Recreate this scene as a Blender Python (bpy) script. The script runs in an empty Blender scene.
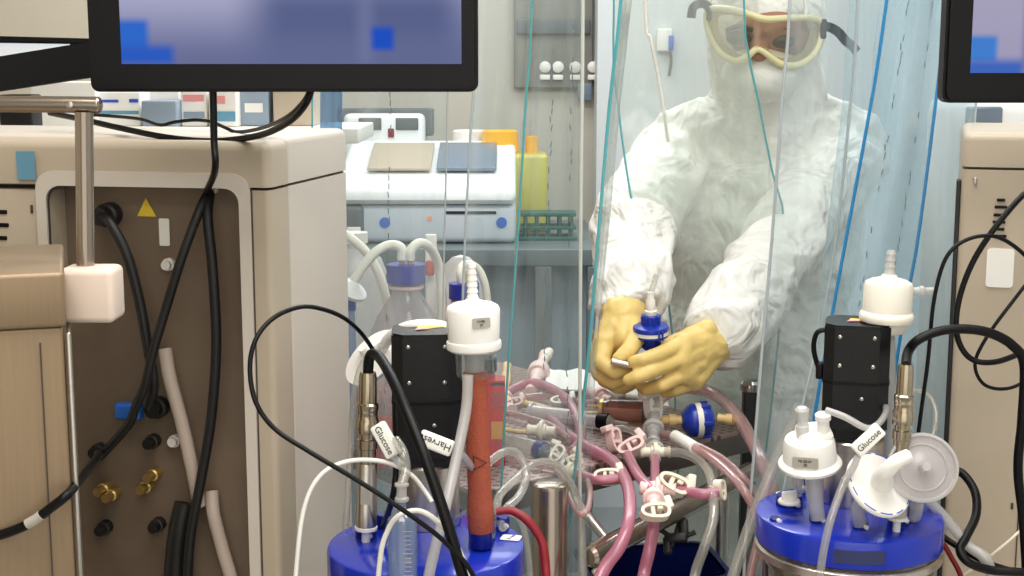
import bpy, bmesh, math, random
from mathutils import Vector, Matrix, noise
random.seed(7)
PI = math.pi
sc = bpy.context.scene
C = sc.collection
F = 1400.0
PITCH = math.radians(9)
CAM = Vector((0, 0, 1.55))
cp, sp = math.cos(PITCH), math.sin(PITCH)

# ------------------------------------------------------------------ points
def ray(px, py):
    u = (px - 512) / F; v = (288 - py) / F
    return Vector((u, cp + v * sp, -sp + v * cp))
def P(px, py, Y):
    d = ray(px, py); return CAM + d * (Y / d.y)
def PZ(px, py, z):
    d = ray(px, py); return CAM + d * ((z - CAM.z) / d.z)
TZ = 1.02
def T(px, py, h=0.0): return PZ(px, py, TZ + h)
def pl(*pts): return [P(*p) for p in pts]

# ------------------------------------------------------------------ materials
def lin(c):
    o = []
    for x in c[:3]:
        x /= 255.0
        o.append(x / 12.92 if x <= .04045 else ((x + .055) / 1.055) ** 2.4)
    return (*o, 1)
MATS = {}
def newmat(name):
    m = bpy.data.materials.new(name); m.use_nodes = True
    nt = m.node_tree; nt.nodes.clear()
    out = nt.nodes.new('ShaderNodeOutputMaterial')
    MATS[name] = m
    return m, nt, out
def mat(name, col, rough=.45, metal=0, spec=.5, bump=0, bscale=60, var=0, vscale=8, aniso=None, coat=0, sss=0, hole=None):
    m, nt, out = newmat(name)
    b = nt.nodes.new('ShaderNodeBsdfPrincipled')
    b.inputs['Base Color'].default_value = lin(col); b.inputs['Roughness'].default_value = rough
    b.inputs['Metallic'].default_value = metal; b.inputs['Specular IOR Level'].default_value = spec
    b.inputs['Coat Weight'].default_value = coat
    tc = nt.nodes.new('ShaderNodeTexCoord')
    src = tc.outputs['Object']
    if aniso:
        mp = nt.nodes.new('ShaderNodeMapping'); mp.inputs['Scale'].default_value = aniso
        nt.links.new(src, mp.inputs['Vector']); src = mp.outputs['Vector']
    if var:
        n = nt.nodes.new('ShaderNodeTexNoise'); n.inputs['Scale'].default_value = vscale; n.inputs['Detail'].default_value = 4
        nt.links.new(src, n.inputs['Vector'])
        mx = nt.nodes.new('ShaderNodeMix'); mx.data_type = 'RGBA'
        a = lin([max(0, x * (1 - var)) for x in col]); c2 = lin([min(255, x * (1 + var)) for x in col])
        mx.inputs[6].default_value = a; mx.inputs[7].default_value = c2
        nt.links.new(n.outputs['Fac'], mx.inputs[0]); nt.links.new(mx.outputs[2], b.inputs['Base Color'])
    if bump:
        n2 = nt.nodes.new('ShaderNodeTexNoise'); n2.inputs['Scale'].default_value = bscale; n2.inputs['Detail'].default_value = 5
        nt.links.new(src, n2.inputs['Vector'])
        bp = nt.nodes.new('ShaderNodeBump'); bp.inputs['Strength'].default_value = bump; bp.inputs['Distance'].default_value = .01
        nt.links.new(n2.outputs['Fac'], bp.inputs['Height']); nt.links.new(bp.outputs['Normal'], b.inputs['Normal'])
    nt.links.new(b.outputs[0], out.inputs[0])
    return m
def clear(name, tint, body=(200, 200, 200), milk=.1, gloss=.08, rough=.08, streak=0, power=3.0):
    """thin see-through plastic: transparency, a little cloudy diffuse and a mirror sheen that grows at grazing angles"""
    m, nt, out = newmat(name)
    tr = nt.nodes.new('ShaderNodeBsdfTransparent'); tr.inputs[0].default_value = lin(tint)
    df = nt.nodes.new('ShaderNodeBsdfDiffuse'); df.inputs[0].default_value = lin(body)
    tl = nt.nodes.new('ShaderNodeBsdfTranslucent'); tl.inputs[0].default_value = lin(body)
    ms = nt.nodes.new('ShaderNodeMixShader'); ms.inputs[0].default_value = .4
    nt.links.new(df.outputs[0], ms.inputs[1]); nt.links.new(tl.outputs[0], ms.inputs[2])
    m1 = nt.nodes.new('ShaderNodeMixShader'); m1.inputs[0].default_value = milk
    nt.links.new(tr.outputs[0], m1.inputs[1]); nt.links.new(ms.outputs[0], m1.inputs[2])
    if streak:
        tc = nt.nodes.new('ShaderNodeTexCoord'); mp = nt.nodes.new('ShaderNodeMapping')
        mp.inputs['Scale'].default_value = (14, 14, 1.3)
        nt.links.new(tc.outputs['Object'], mp.inputs['Vector'])
        n = nt.nodes.new('ShaderNodeTexNoise'); n.inputs['Scale'].default_value = 2.2; n.inputs['Detail'].default_value = 5
        nt.links.new(mp.outputs['Vector'], n.inputs['Vector'])
        mr = nt.nodes.new('ShaderNodeMapRange'); mr.inputs['From Min'].default_value = .35; mr.inputs['From Max'].default_value = .75
        mr.inputs['To Min'].default_value = milk * .5; mr.inputs['To Max'].default_value = milk + streak
        nt.links.new(n.outputs['Fac'], mr.inputs['Value']); nt.links.new(mr.outputs[0], m1.inputs[0])
    gl = nt.nodes.new('ShaderNodeBsdfGlossy'); gl.inputs['Roughness'].default_value = rough
    lw = nt.nodes.new('ShaderNodeLayerWeight'); lw.inputs['Blend'].default_value = .5
    pw = nt.nodes.new('ShaderNodeMath'); pw.operation = 'POWER'; pw.inputs[1].default_value = power
    nt.links.new(lw.outputs['Facing'], pw.inputs[0])
    mu = nt.nodes.new('ShaderNodeMath'); mu.operation = 'MULTIPLY_ADD'; mu.inputs[1].default_value = .6; mu.inputs[2].default_value = gloss
    nt.links.new(pw.outputs[0], mu.inputs[0])
    m2 = nt.nodes.new('ShaderNodeMixShader')
    nt.links.new(mu.outputs[0], m2.inputs[0]); nt.links.new(m1.outputs[0], m2.inputs[1]); nt.links.new(gl.outputs[0], m2.inputs[2])
    nt.links.new(m2.outputs[0], out.inputs[0])
    return m
def screen_mat(name, base_a, base_b, z0, z1, boxes, strength=1.0):
    """a lit display: a soft page gradient and soft-edged colour tiles, in the screen's own coordinates"""
    m, nt, out = newmat(name)
    tc = nt.nodes.new('ShaderNodeTexCoord'); sx = nt.nodes.new('ShaderNodeSeparateXYZ')
    nt.links.new(tc.outputs['Object'], sx.inputs[0])
    def sm(src, a, b):
        r = nt.nodes.new('ShaderNodeMapRange'); r.interpolation_type = 'SMOOTHSTEP'
        r.inputs['From Min'].default_value = a; r.inputs['From Max'].default_value = b
        nt.links.new(src, r.inputs['Value']); return r.outputs[0]
    mx = nt.nodes.new('ShaderNodeMix'); mx.data_type = 'RGBA'
    mx.inputs[6].default_value = lin(base_b); mx.inputs[7].default_value = lin(base_a)
    nt.links.new(sm(sx.outputs['Z'], z0, z1), mx.inputs[0])
    col = mx.outputs[2]
    for (xa, xb, za, zb, c, s) in boxes:
        f = None
        for (src, a, b) in ((sx.outputs['X'], xa - s, xa + s), (sx.outputs['X'], xb + s, xb - s), (sx.outputs['Z'], za - s, za + s), (sx.outputs['Z'], zb + s, zb - s)):
            if a < b: o = sm(src, a, b)
            else:
                o1 = sm(src, b, a); inv = nt.nodes.new('ShaderNodeMath'); inv.operation = 'SUBTRACT'; inv.inputs[0].default_value = 1
                nt.links.new(o1, inv.inputs[1]); o = inv.outputs[0]
            if f is None: f = o
            else:
                mm = nt.nodes.new('ShaderNodeMath'); mm.operation = 'MULTIPLY'
                nt.links.new(f, mm.inputs[0]); nt.links.new(o, mm.inputs[1]); f = mm.outputs[0]
        q = nt.nodes.new('ShaderNodeMix'); q.data_type = 'RGBA'; q.inputs[7].default_value = lin(c)
        nt.links.new(f, q.inputs[0]); nt.links.new(col, q.inputs[6]); col = q.outputs[2]
    e = nt.nodes.new('ShaderNodeEmission'); e.inputs[1].default_value = strength
    nt.links.new(col, e.inputs[0]); nt.links.new(e.outputs[0], out.inputs[0])
    return m

M = {}
M['wall'] = mat('wall_paint', (190, 186, 174), .6, bump=.05, bscale=30)
M['wall_warm'] = mat('wall_paint_warm', (214, 205, 188), .6, bump=.05, bscale=30)
M['wall_blue'] = mat('wall_panel_blue', (204, 209, 210), .5)
M['floor'] = mat('floor_vinyl', (150, 155, 155), .35, var=.08, vscale=30)
M['ceil'] = mat('ceiling_tile', (225, 225, 220), .8, bump=.1, bscale=90)
M['bench'] = mat('bench_top', (205, 200, 190), .4, var=.04, vscale=12)
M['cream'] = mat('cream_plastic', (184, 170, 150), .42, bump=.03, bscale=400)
M['cream_side'] = mat('cream_plastic_lit', (208, 199, 188), .42, bump=.03, bscale=400)  # cream with the lighter shading of the machine's side put into the colour
M['seam'] = mat('seam_shadow_gap', (70, 62, 54), .7)
M['hosegrey'] = mat('pale_hose', (184, 168, 156), .5)
M['railmetal'] = mat('dull_rail_steel', (160, 148, 136), .2, metal=.9)
M['recess'] = mat('brown_metal_panel', (124, 108, 92), .45, metal=.2, var=.15, vscale=9)
M['black'] = mat('black_plastic', (4, 4, 6), .42, spec=.25)
M['blackmat'] = mat('black_rubber', (18, 17, 18), .5)
M['blackan'] = mat('black_anodised_metal', (9, 9, 11), .38, spec=.4, bump=.04, bscale=300)
M['steel'] = mat('brushed_steel', (196, 190, 182), .28, metal=1, aniso=(2, 2, 90), var=.06, vscale=6, bump=.03, bscale=20)
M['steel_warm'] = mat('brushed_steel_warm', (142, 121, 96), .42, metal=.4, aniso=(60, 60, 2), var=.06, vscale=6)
M['chrome'] = mat('polished_chrome', (200, 196, 190), .14, metal=1)
M['nickel'] = mat('nickel_probe', (186, 172, 150), .2, metal=1)
M['brass'] = mat('brass_fitting', (190, 160, 100), .3, metal=.8)
M['blue'] = mat('blue_lid_plastic', (16, 44, 172), .22, coat=.3)
M['bluedark'] = mat('blue_port_plastic', (14, 28, 120), .3)
M['bluecap'] = mat('blue_screw_cap', (34, 42, 150), .4)
M['bluefil'] = mat('blue_filter_plastic', (26, 52, 160), .28)
M['bluelight'] = mat('sky_blue_plastic', (40, 100, 190), .4)
M['white'] = mat('white_plastic', (234, 231, 224), .35)
M['whiteglow'] = mat('white_filter_plastic', (242, 240, 236), .35)
M['whitewarm'] = mat('cream_filter_body', (240, 235, 222), .4)
M['clampc'] = mat('cream_clamp_plastic', (232, 222, 204), .4)
M['clampp'] = mat('pinkish_clamp_plastic', (236, 206, 202), .4)
M['paper'] = mat('white_paper', (240, 238, 232), .7)
M['print'] = mat('black_print', (30, 30, 32), .7)
M['printblue'] = mat('blue_print', (50, 80, 200), .6)
M['printgrey'] = mat('grey_label_print', (176, 170, 160), .6)
M['sleeve'] = mat('orange_heating_sleeve', (164, 78, 55), .75, bump=.3, bscale=500, var=.1, vscale=300)
M['redwire'] = mat('red_cable_sleeve', (128, 12, 28), .5)
M['glove'] = mat('yellow_latex_glove', (228, 198, 122), .45, bump=.12, bscale=70, var=.07, vscale=25)
M['skin'] = mat('skin', (164, 116, 94), .5)
M['eyedark'] = mat('eye_dark', (40, 28, 24), .3)
M['strap'] = mat('navy_strap', (28, 38, 54), .7, bump=.2, bscale=200)
M['goggle'] = mat('goggle_frame', (226, 216, 170), .35)
M['mask'] = mat('face_mask_cloth', (222, 222, 214), .8, bump=.3, bscale=60)
M['yellow'] = mat('yellow_lid_plastic', (250, 184, 20), .4)
M['yellowgreen'] = mat('yellow_bin_plastic', (196, 190, 92), .4)
M['green'] = mat('dark_green_plastic', (30, 92, 80), .5)
M['greyblue'] = mat('grey_blue_plastic', (140, 156, 172), .4)
M['darkgrey'] = mat('dark_grey_panel', (92, 98, 98), .5)
M['benchdark'] = mat('dark_bench_laminate', (96, 106, 108), .4)
M['cabgrey'] = mat('blue_grey_cabinet', (128, 142, 150), .5)
M['analyser'] = mat('white_analyser_shell', (236, 238, 238), .45)
M['analyserb'] = mat('pale_blue_analyser_front', (192, 200, 208), .4)
M['smoke'] = mat('smoked_cover', (112, 126, 142), .2)
M['orange'] = mat('orange_sticker', (236, 160, 60), .5)
M['yellowst'] = mat('yellow_warning_sticker', (240, 206, 60), .5)
M['pinkst'] = mat('pink_sticker', (230, 150, 150), .5)
M['bluest'] = mat('blue_sticker', (98, 150, 176), .6)
M['redflag'] = mat('red_clip', (190, 40, 46), .5)
M['tub'] = mat('blue_tub_plastic', (12, 26, 96), .35)
M['amber'] = mat('amber_connector', (222, 190, 130), .35)
M['brownch'] = clear('brown_tinted_chamber', (226, 196, 182), (180, 130, 116), .22, .08)
M['pink'] = clear('pink_silicone_tube', (240, 202, 212), (226, 150, 176), .60, .06, .25)
M['pinkclear'] = clear('pale_pink_tube', (248, 226, 226), (232, 190, 190), .42, .07, .15)
M['clearpl'] = clear('clear_plastic_tube', (244, 244, 240), (225, 222, 216), .3, .08, .15)
M['milky'] = clear('milky_plastic_tube', (240, 240, 240), (228, 226, 224), .62, .06, .3)
M['syrwhite'] = clear('white_syringe_barrel', (240, 236, 236), (238, 232, 232), .7, .07, .15)
M['syr'] = clear('syringe_barrel', (216, 226, 240), (170, 190, 220), .4, .08, .1)
M['glass'] = clear('glass', (240, 244, 244), (210, 215, 215), .06, .06, .03)
M['glassmilk'] = clear('highlit_glass', (238, 234, 234), (226, 218, 218), .36, .06, .08)  # cloudy white mixed in to paint the bottles' pale highlights
M['liquid'] = clear('pink_media', (220, 90, 100), (190, 50, 60), .5, .04)
M['redliq'] = clear('red_bottle_plastic', (255, 70, 60), (246, 28, 30), .93, .06, .1)
M['vessel'] = clear('vessel_glass', (188, 168, 152), (110, 90, 78), .22, .1, .05)
M['lens'] = clear('goggle_lens', (240, 236, 222), (222, 214, 190), .12, .06, .05)
M['strip'] = clear('clear_pvc_strip', (248, 251, 251), (214, 222, 224), .07, .012, .12, streak=.12)
M['stripmilk'] = clear('milky_pvc_strip', (246, 249, 247), (226, 229, 224), .19, .012, .12, streak=.12)
M['stripblue'] = clear('bluish_pvc_strip', (243, 249, 251), (212, 224, 230), .13, .015, .12, streak=.22)
M['stripdeep'] = clear('blue_pvc_fold', (170, 206, 232), (110, 170, 216), .35, .03, .2, streak=.2)
M['teal'] = clear('teal_strip_edge', (120, 206, 212), (110, 206, 214), .8, .12, .2)
M['creasemark'] = mat('crease_grey', (96, 120, 128), .6)
M['edgeblue'] = clear('blue_strip_edge', (60, 170, 225), (36, 160, 220), .85, .08, .2)
M['edgewhite'] = clear('white_strip_edge', (240, 244, 240), (240, 242, 236), .85, .15, .2)
M['edgegrey'] = clear('grey_strip_edge', (206, 216, 220), (214, 222, 226), .75, .14, .2)

def perforated():
    m, nt, out = newmat('perforated_steel')
    b = nt.nodes.new('ShaderNodeBsdfPrincipled'); b.inputs['Metallic'].default_value = .6; b.inputs['Roughness'].default_value = .4
    tc = nt.nodes.new('ShaderNodeTexCoord'); mp = nt.nodes.new('ShaderNodeMapping')
    mp.inputs['Rotation'].default_value = (0, 0, math.radians(-35)); mp.inputs['Scale'].default_value = (58, 84, 0)
    nt.links.new(tc.outputs['Object'], mp.inputs['Vector'])
    v = nt.nodes.new('ShaderNodeTexVoronoi'); v.inputs['Randomness'].default_value = 0; v.inputs['Scale'].default_value = 1
    nt.links.new(mp.outputs['Vector'], v.inputs['Vector'])
    lt = nt.nodes.new('ShaderNodeMath'); lt.operation = 'LESS_THAN'; lt.inputs[1].default_value = .27
    nt.links.new(v.outputs['Distance'], lt.inputs[0])
    mx = nt.nodes.new('ShaderNodeMix'); mx.data_type = 'RGBA'; mx.inputs[6].default_value = lin((158, 136, 130)); mx.inputs[7].default_value = lin((84, 68, 64))
    nt.links.new(lt.outputs[0], mx.inputs[0]); nt.links.new(mx.outputs[2], b.inputs['Base Color']); nt.links.new(b.outputs[0], out.inputs[0])
    return m
M['perf'] = perforated()
def suit_mat():
    m, nt, out = newmat('white_coverall_fabric')
    b = nt.nodes.new('ShaderNodeBsdfPrincipled'); b.inputs['Base Color'].default_value = lin((233, 231, 225)); b.inputs['Roughness'].default_value = .6
    tc = nt.nodes.new('ShaderNodeTexCoord')
    n1 = nt.nodes.new('ShaderNodeTexNoise'); n1.inputs['Scale'].default_value = 9; n1.inputs['Detail'].default_value = 3; n1.inputs['Distortion'].default_value = 1.2
    v = nt.nodes.new('ShaderNodeTexVoronoi'); v.feature = 'SMOOTH_F1'; v.inputs['Scale'].default_value = 16; v.inputs['Smoothness'].default_value = .35
    ad = nt.nodes.new('ShaderNodeVectorMath'); ad.operation = 'MULTIPLY_ADD'; ad.inputs[1].default_value = (.16, .16, .16)
    nt.links.new(tc.outputs['Object'], n1.inputs['Vector']); nt.links.new(n1.outputs['Color'], ad.inputs[0]); nt.links.new(tc.outputs['Object'], ad.inputs[2])
    nt.links.new(ad.outputs[0], v.inputs['Vector'])
    bp = nt.nodes.new('ShaderNodeBump'); bp.inputs['Strength'].default_value = .7; bp.inputs['Distance'].default_value = .018
    nt.links.new(v.outputs['Distance'], bp.inputs['Height']); nt.links.new(bp.outputs[0], b.inputs['Normal'])
    nt.links.new(b.outputs[0], out.inputs[0])
    return m
M['suit'] = suit_mat()

# ------------------------------------------------------------------ objects
WORLD = {}
def tag(o, label, cat, group=None, kind=None):
    if label: o['label'] = label
    if cat: o['category'] = cat
    if group: o['group'] = group
    if kind: o['kind'] = kind
    return o
def thing(name, label, cat, loc=(0, 0, 0), group=None):
    o = bpy.data.objects.new(name, None); C.objects.link(o); o.location = loc; o.empty_display_size = .05
    WORLD[o.name] = Vector(loc)
    return tag(o, label, cat, group)
def frame(o, z, x=None):
    z = Vector(z).normalized()
    x = Vector(x) if x is not None else (Vector((1, 0, 0)) if abs(z.x) < .9 else Vector((0, 1, 0)))
    x = (x - z * x.dot(z)).normalized(); y = z.cross(x); o = Vector(o)
    return Matrix(((x.x, y.x, z.x, o.x), (x.y, y.y, z.y, o.y), (x.z, y.z, z.z, o.z), (0, 0, 0, 1)))
def yaw(o, a): return Matrix.Translation(Vector(o)) @ Matrix.Rotation(a, 4, 'Z')
I4 = Matrix.Identity(4)
def smooth_pts(pts, n=6, closed=False):
    pts = [Vector(p) for p in pts]
    if len(pts) < 3 or n <= 1: return pts
    out = []; N = len(pts)
    rng = range(N if closed else N - 1)
    for i in rng:
        if closed: p0, p1, p2, p3 = pts[i - 1], pts[i], pts[(i + 1) % N], pts[(i + 2) % N]
        else:
            p1, p2 = pts[i], pts[i + 1]
            p0 = pts[i - 1] if i else p1 * 2 - p2
            p3 = pts[i + 2] if i + 2 < N else p2 * 2 - p1
        for k in range(n):
            t = k / n
            out.append(.5 * ((2 * p1) + (p2 - p0) * t + (2 * p0 - 5 * p1 + 4 * p2 - p3) * t * t + (3 * p1 - p0 - 3 * p2 + p3) * t ** 3))
    if not closed: out.append(pts[-1])
    return out
class MB:
    def __init__(s, m=I4): s.bm = bmesh.new(); s.M = m
    def _x(s, vs, m): bmesh.ops.transform(s.bm, matrix=s.M @ (m or I4), verts=vs)
    def box(s, c, size, bevel=0, m=None, seg=3, taper=None):
        r = bmesh.ops.create_cube(s.bm, size=1); vs = r['verts']
        for v in vs:
            v.co = Vector((v.co.x * size[0], v.co.y * size[1], v.co.z * size[2]))
            if taper and v.co.z > 0: v.co.x *= taper[0]; v.co.y *= taper[1]
            v.co += Vector(c)
        if bevel:
            es = list({e for v in vs for e in v.link_edges})
            b = bmesh.ops.bevel(s.bm, geom=es, offset=bevel, segments=seg, affect='EDGES', profile=.5)
            vs = list({v for f in b['faces'] for v in f.verts} | {v for v in vs if v.is_valid})
            # all verts of the island
            todo = list(vs); seen = set(vs)
            while todo:
                v = todo.pop()
                for e in v.link_edges:
                    w = e.other_vert(v)
                    if w not in seen: seen.add(w); todo.append(w)
            vs = list(seen)
        s._x(vs, m); return s
    def lathe(s, prof, seg=28, m=None, close=True):
        rings = []; allv = []
        for (r, z) in prof:
            if r < 1e-6:
                v = s.bm.verts.new((0, 0, z)); rings.append([v]); allv.append(v)
            else:
                rg = [s.bm.verts.new((r * math.cos(2 * PI * i / seg), r * math.sin(2 * PI * i / seg), z)) for i in range(seg)]
                rings.append(rg); allv += rg
        for a, b in zip(rings, rings[1:]):
            if len(a) == 1 and len(b) == 1: continue
            for i in range(seg):
                j = (i + 1) % seg
                if len(a) == 1: s.bm.faces.new((a[0], b[j], b[i]))
                elif len(b) == 1: s.bm.faces.new((a[i], a[j], b[0]))
                else: s.bm.faces.new((a[i], a[j], b[j], b[i]))
        if close:
            if len(rings[0]) > 1: s.bm.faces.new(list(reversed(rings[0])))
            if len(rings[-1]) > 1: s.bm.faces.new(rings[-1])
        s._x(allv, m); return s
    def cyl(s, a, b, r, r2=None, seg=20, bev=0):
        a, b = Vector(a), Vector(b); L = (b - a).length; r2 = r if r2 is None else r2
        pr = [(r - bev, 0), (r, bev), (r2, L - bev), (r2 - bev, L)] if bev else [(r, 0), (r2, L)]
        return s.lathe(pr, seg, frame(a, b - a))
    def tube(s, pts, r, seg=10, n=6, closed=False, flat=1.0):
        sub = smooth_pts(pts, n, closed); N = len(sub)
        rad = r if isinstance(r, (list, tuple)) else None
        rings = []; prev = None; allv = []
        for i, p in enumerate(sub):
            if closed: t = (sub[(i + 1) % N] - sub[i - 1])
            else: t = sub[min(i + 1, N - 1)] - sub[max(i - 1, 0)]
            if t.length < 1e-9: t = Vector((0, 0, 1))
            t.normalize()
            if prev is None: x = t.orthogonal().normalized()
            else:
                x = prev - t * prev.dot(t)
                x = x.normalized() if x.length > 1e-6 else t.orthogonal().normalized()
            prev = x; y = t.cross(x)
            if rad:
                f = i / max(1, N - 1) * (len(rad) - 1); k = min(int(f), len(rad) - 2); rr = rad[k] + (rad[k + 1] - rad[k]) * (f - k)
            else: rr = r
            rg = [s.bm.verts.new(p + x * (rr * math.cos(2 * PI * q / seg)) + y * (rr * flat * math.sin(2 * PI * q / seg))) for q in range(seg)]
            rings.append(rg); allv += rg
        prs = list(zip(rings, rings[1:])) + ([(rings[-1], rings[0])] if closed else [])
        for a, b in prs:
            for q in range(seg): s.bm.faces.new((a[q], a[(q + 1) % seg], b[(q + 1) % seg], b[q]))
        if not closed:
            s.bm.faces.new(list(reversed(rings[0]))); s.bm.faces.new(rings[-1])
        s._x(allv, None); return s
    def prism(s, poly, z0, z1, m=None, bevel=0):
        a = [s.bm.verts.new((x, y, z0)) for x, y in poly]; b = [s.bm.verts.new((x, y, z1)) for x, y in poly]
        n = len(poly)
        fs = [s.bm.faces.new(list(reversed(a))), s.bm.faces.new(b)]
        for i in range(n): fs.append(s.bm.faces.new((a[i], a[(i + 1) % n], b[(i + 1) % n], b[i])))
        s._x(a + b, m); return s
    def slab(s, cx, cy, w, d, r, z0, z1, tb=0.0, m=None):
        lev = [(z0, 0.0)] + ([(z1 - tb, 0.0)] + [(z1 - tb + tb * math.sin(PI / 2 * k / 4), tb * (1 - math.cos(PI / 2 * k / 4))) for k in range(1, 5)] if tb else [(z1, 0.0)])
        L = []; vs = []
        for z, ins in lev:
            q = [s.bm.verts.new((x, y, z)) for x, y in rrect(w - 2 * ins, d - 2 * ins, max(r - ins * .6, .001), 6, cx, cy)]; L.append(q); vs += q
        n = len(L[0])
        for a, b in zip(L, L[1:]):
            for i in range(n): s.bm.faces.new((a[i], a[(i + 1) % n], b[(i + 1) % n], b[i]))
        s.bm.faces.new(list(reversed(L[0]))); s.bm.faces.new(L[-1])
        s._x(vs, m); return s
    def ring(s, outer, inner, z0, z1, m=None):
        n = len(outer); vs = []
        L = []
        for poly, z in ((outer, z0), (outer, z1), (inner, z1), (inner, z0)):
            r = [s.bm.verts.new((x, y, z)) for x, y in poly]; L.append(r); vs += r
        for k in range(4):
            a, b = L[k], L[(k + 1) % 4]
            for i in range(n): s.bm.faces.new((a[i], a[(i + 1) % n], b[(i + 1) % n], b[i]))
        s._x(vs, m); return s
    def ball(s, c, r, m=None, seg=20, rings=12):
        rr = r if isinstance(r, (list, tuple)) else (r, r, r)
        q = bmesh.ops.create_uvsphere(s.bm, u_segments=seg, v_segments=rings, radius=1); vs = q['verts']
        for v in vs: v.co = Vector((v.co.x * rr[0], v.co.y * rr[1], v.co.z * rr[2])) + Vector(c)
        s._x(vs, m); return s
    def cap(s, a, ra, b, rb, seg=14):
        """a tapered limb with round ends"""
        a, b = Vector(a), Vector(b); L = (b - a).length; pr = []
        for i in range(6): t = PI / 2 * i / 5; pr.append((ra * math.sin(t), -ra * math.cos(t)))
        for i in range(6): t = PI / 2 * i / 5; pr.append((rb * math.cos(t), L + rb * math.sin(t)))
        return s.lathe(pr, seg, frame(a, b - a))
    def build(s, name, material, parent=None, label=None, angle=38, raw=False):
        bmesh.ops.recalc_face_normals(s.bm, faces=s.bm.faces)
        off = WORLD[parent.name] if parent is not None else Vector((0, 0, 0))
        org = off
        if parent is None and not raw:
            xs = [v.co for v in s.bm.verts]
            org = Vector((sum(v.x for v in xs) / len(xs), sum(v.y for v in xs) / len(xs), min(v.z for v in xs)))
        bmesh.ops.translate(s.bm, vec=-org, verts=s.bm.verts)
        me = bpy.data.meshes.new(name); s.bm.to_mesh(me); s.bm.free()
        me.polygons.foreach_set('use_smooth', [True] * len(me.polygons))
        if angle: me.set_sharp_from_angle(angle=math.radians(angle))
        me.materials.append(M[material] if isinstance(material, str) else material)
        o = bpy.data.objects.new(name, me); C.objects.link(o)
        if parent is not None: o.parent = parent
        else: o.location = org
        WORLD[o.name] = org
        if label: o['label'] = label
        return o
def fuse(mb, voxel, it, name, material, parent, fn=None, label=None):
    """melt overlapping limbs into one continuous skin"""
    me = bpy.data.meshes.new('t'); bmesh.ops.recalc_face_normals(mb.bm, faces=mb.bm.faces); mb.bm.to_mesh(me); mb.bm.free()
    o = bpy.data.objects.new('t', me); C.objects.link(o)
    r = o.modifiers.new('r', 'REMESH'); r.mode = 'VOXEL'; r.voxel_size = voxel
    s = o.modifiers.new('s', 'SMOOTH'); s.factor = .5; s.iterations = it
    dg = bpy.context.evaluated_depsgraph_get(); dg.update()
    me2 = bpy.data.meshes.new_from_object(o.evaluated_get(dg))
    bpy.data.objects.remove(o); bpy.data.meshes.remove(me)
    b = MB(); b.bm.from_mesh(me2); bpy.data.meshes.remove(me2)
    if fn:
        b.bm.normal_update()
        d = [(v, v.normal.copy() * fn(v.co, v.normal)) for v in b.bm.verts]
        for v, q in d: v.co += q
    return b.build(name, material, parent, label, angle=0)
def text(body, size, m, material, parent, name='lettering', ext=.0003, align='CENTER'):
    cu = bpy.data.curves.new('tx', 'FONT'); cu.body = body; cu.size = size; cu.extrude = ext; cu.align_x = align; cu.align_y = 'CENTER'
    o = bpy.data.objects.new('tx', cu); C.objects.link(o)
    dg = bpy.context.evaluated_depsgraph_get(); dg.update()
    me = bpy.data.meshes.new_from_object(o.evaluated_get(dg)); bpy.data.objects.remove(o)
    b = MB(); b.bm.from_mesh(me); bmesh.ops.transform(b.bm, matrix=m, verts=b.bm.verts)
    return b.build(name, material, parent, angle=0)
def struct(mb, name, material):
    o = mb.build(name, material, raw=True); o['kind'] = 'structure'; return o
def rrect(w, h, r, n=5, cx=0, cy=0):
    out = []
    for (sx, sy, a0) in ((1, 1, 0), (-1, 1, 90), (-1, -1, 180), (1, -1, 270)):
        for k in range(n + 1):
            a = math.radians(a0 + 90 * k / n)
            out.append((cx + sx * (w / 2 - r) + r * math.cos(a), cy + sy * (h / 2 - r) + r * math.sin(a)))
    return out
def cable(name, label, cat, pts, r, material, group=None, n=8, seg=10):
    o = MB().tube(pts, r, seg, n).build(name, material); return tag(o, label, cat, group)

# ================================================================== the room
X0, X1, Y0, Y1, H = -1.9, 2.0, -1.2, 5.0, 2.62
struct(MB().box(((X0 + X1) / 2, (Y0 + Y1) / 2, -.05), (X1 - X0 + .2, Y1 - Y0 + .2, .1)), 'floor', 'floor')
struct(MB().box(((X0 + X1) / 2, (Y0 + Y1) / 2, H + .05), (X1 - X0 + .2, Y1 - Y0 + .2, .1)), 'ceiling', 'ceil')
struct(MB().box(((X0 + X1) / 2, Y1 + .05, H / 2), (X1 - X0 + .2, .1, H)), 'wall_back', 'wall')
struct(MB().box(((X0 + X1) / 2, Y0 - .05, H / 2), (X1 - X0 + .2, .1, H)), 'wall_front', 'wall')
struct(MB().box((X0 - .05, (Y0 + Y1) / 2, H / 2), (.1, Y1 - Y0, H)), 'wall_left', 'wall_warm')
struct(MB().box((X1 + .05, (Y0 + Y1) / 2, H / 2), (.1, Y1 - Y0, H)), 'wall_right', 'wall_blue')
# a boxed-out, paler wall bay on the right half of the back wall and a warm one on the left
bx = P(597, 100, 4.8).x
struct(MB().box(((bx + X1) / 2, 4.9, H / 2), (X1 - bx, .2, H)), 'trim_1', 'wall_blue')
wx = P(205, 60, 3.4).x
struct(MB().box(((X0 + wx) / 2, 3.45, H / 2), (wx - X0, .1, H)), 'wall_partition', 'wall_warm')

# ================================================================== foreground bench
BZ = .75
b = thing('lab_bench', 'pale lab bench carrying the two blue-lidded vessels and both cream machines', 'bench', (0, 1.3, 0))
mb = MB(); mb.box((.175, 1.27, BZ - .02), (.89, .6, .04), .004); mb.box((-.785, 1.40, BZ - .02), (1.03, .86, .04), .004); mb.box((.96, 1.44, BZ - .02), (.68, .94, .04), .004); mb.build('worktop', 'bench', b)
for x in (-1.2, 0, 1.2):
    MB().box((x, 1.3, (BZ - .04) / 2), (.05, .58, BZ - .04), .004).build('leg', 'steel', b)

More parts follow.
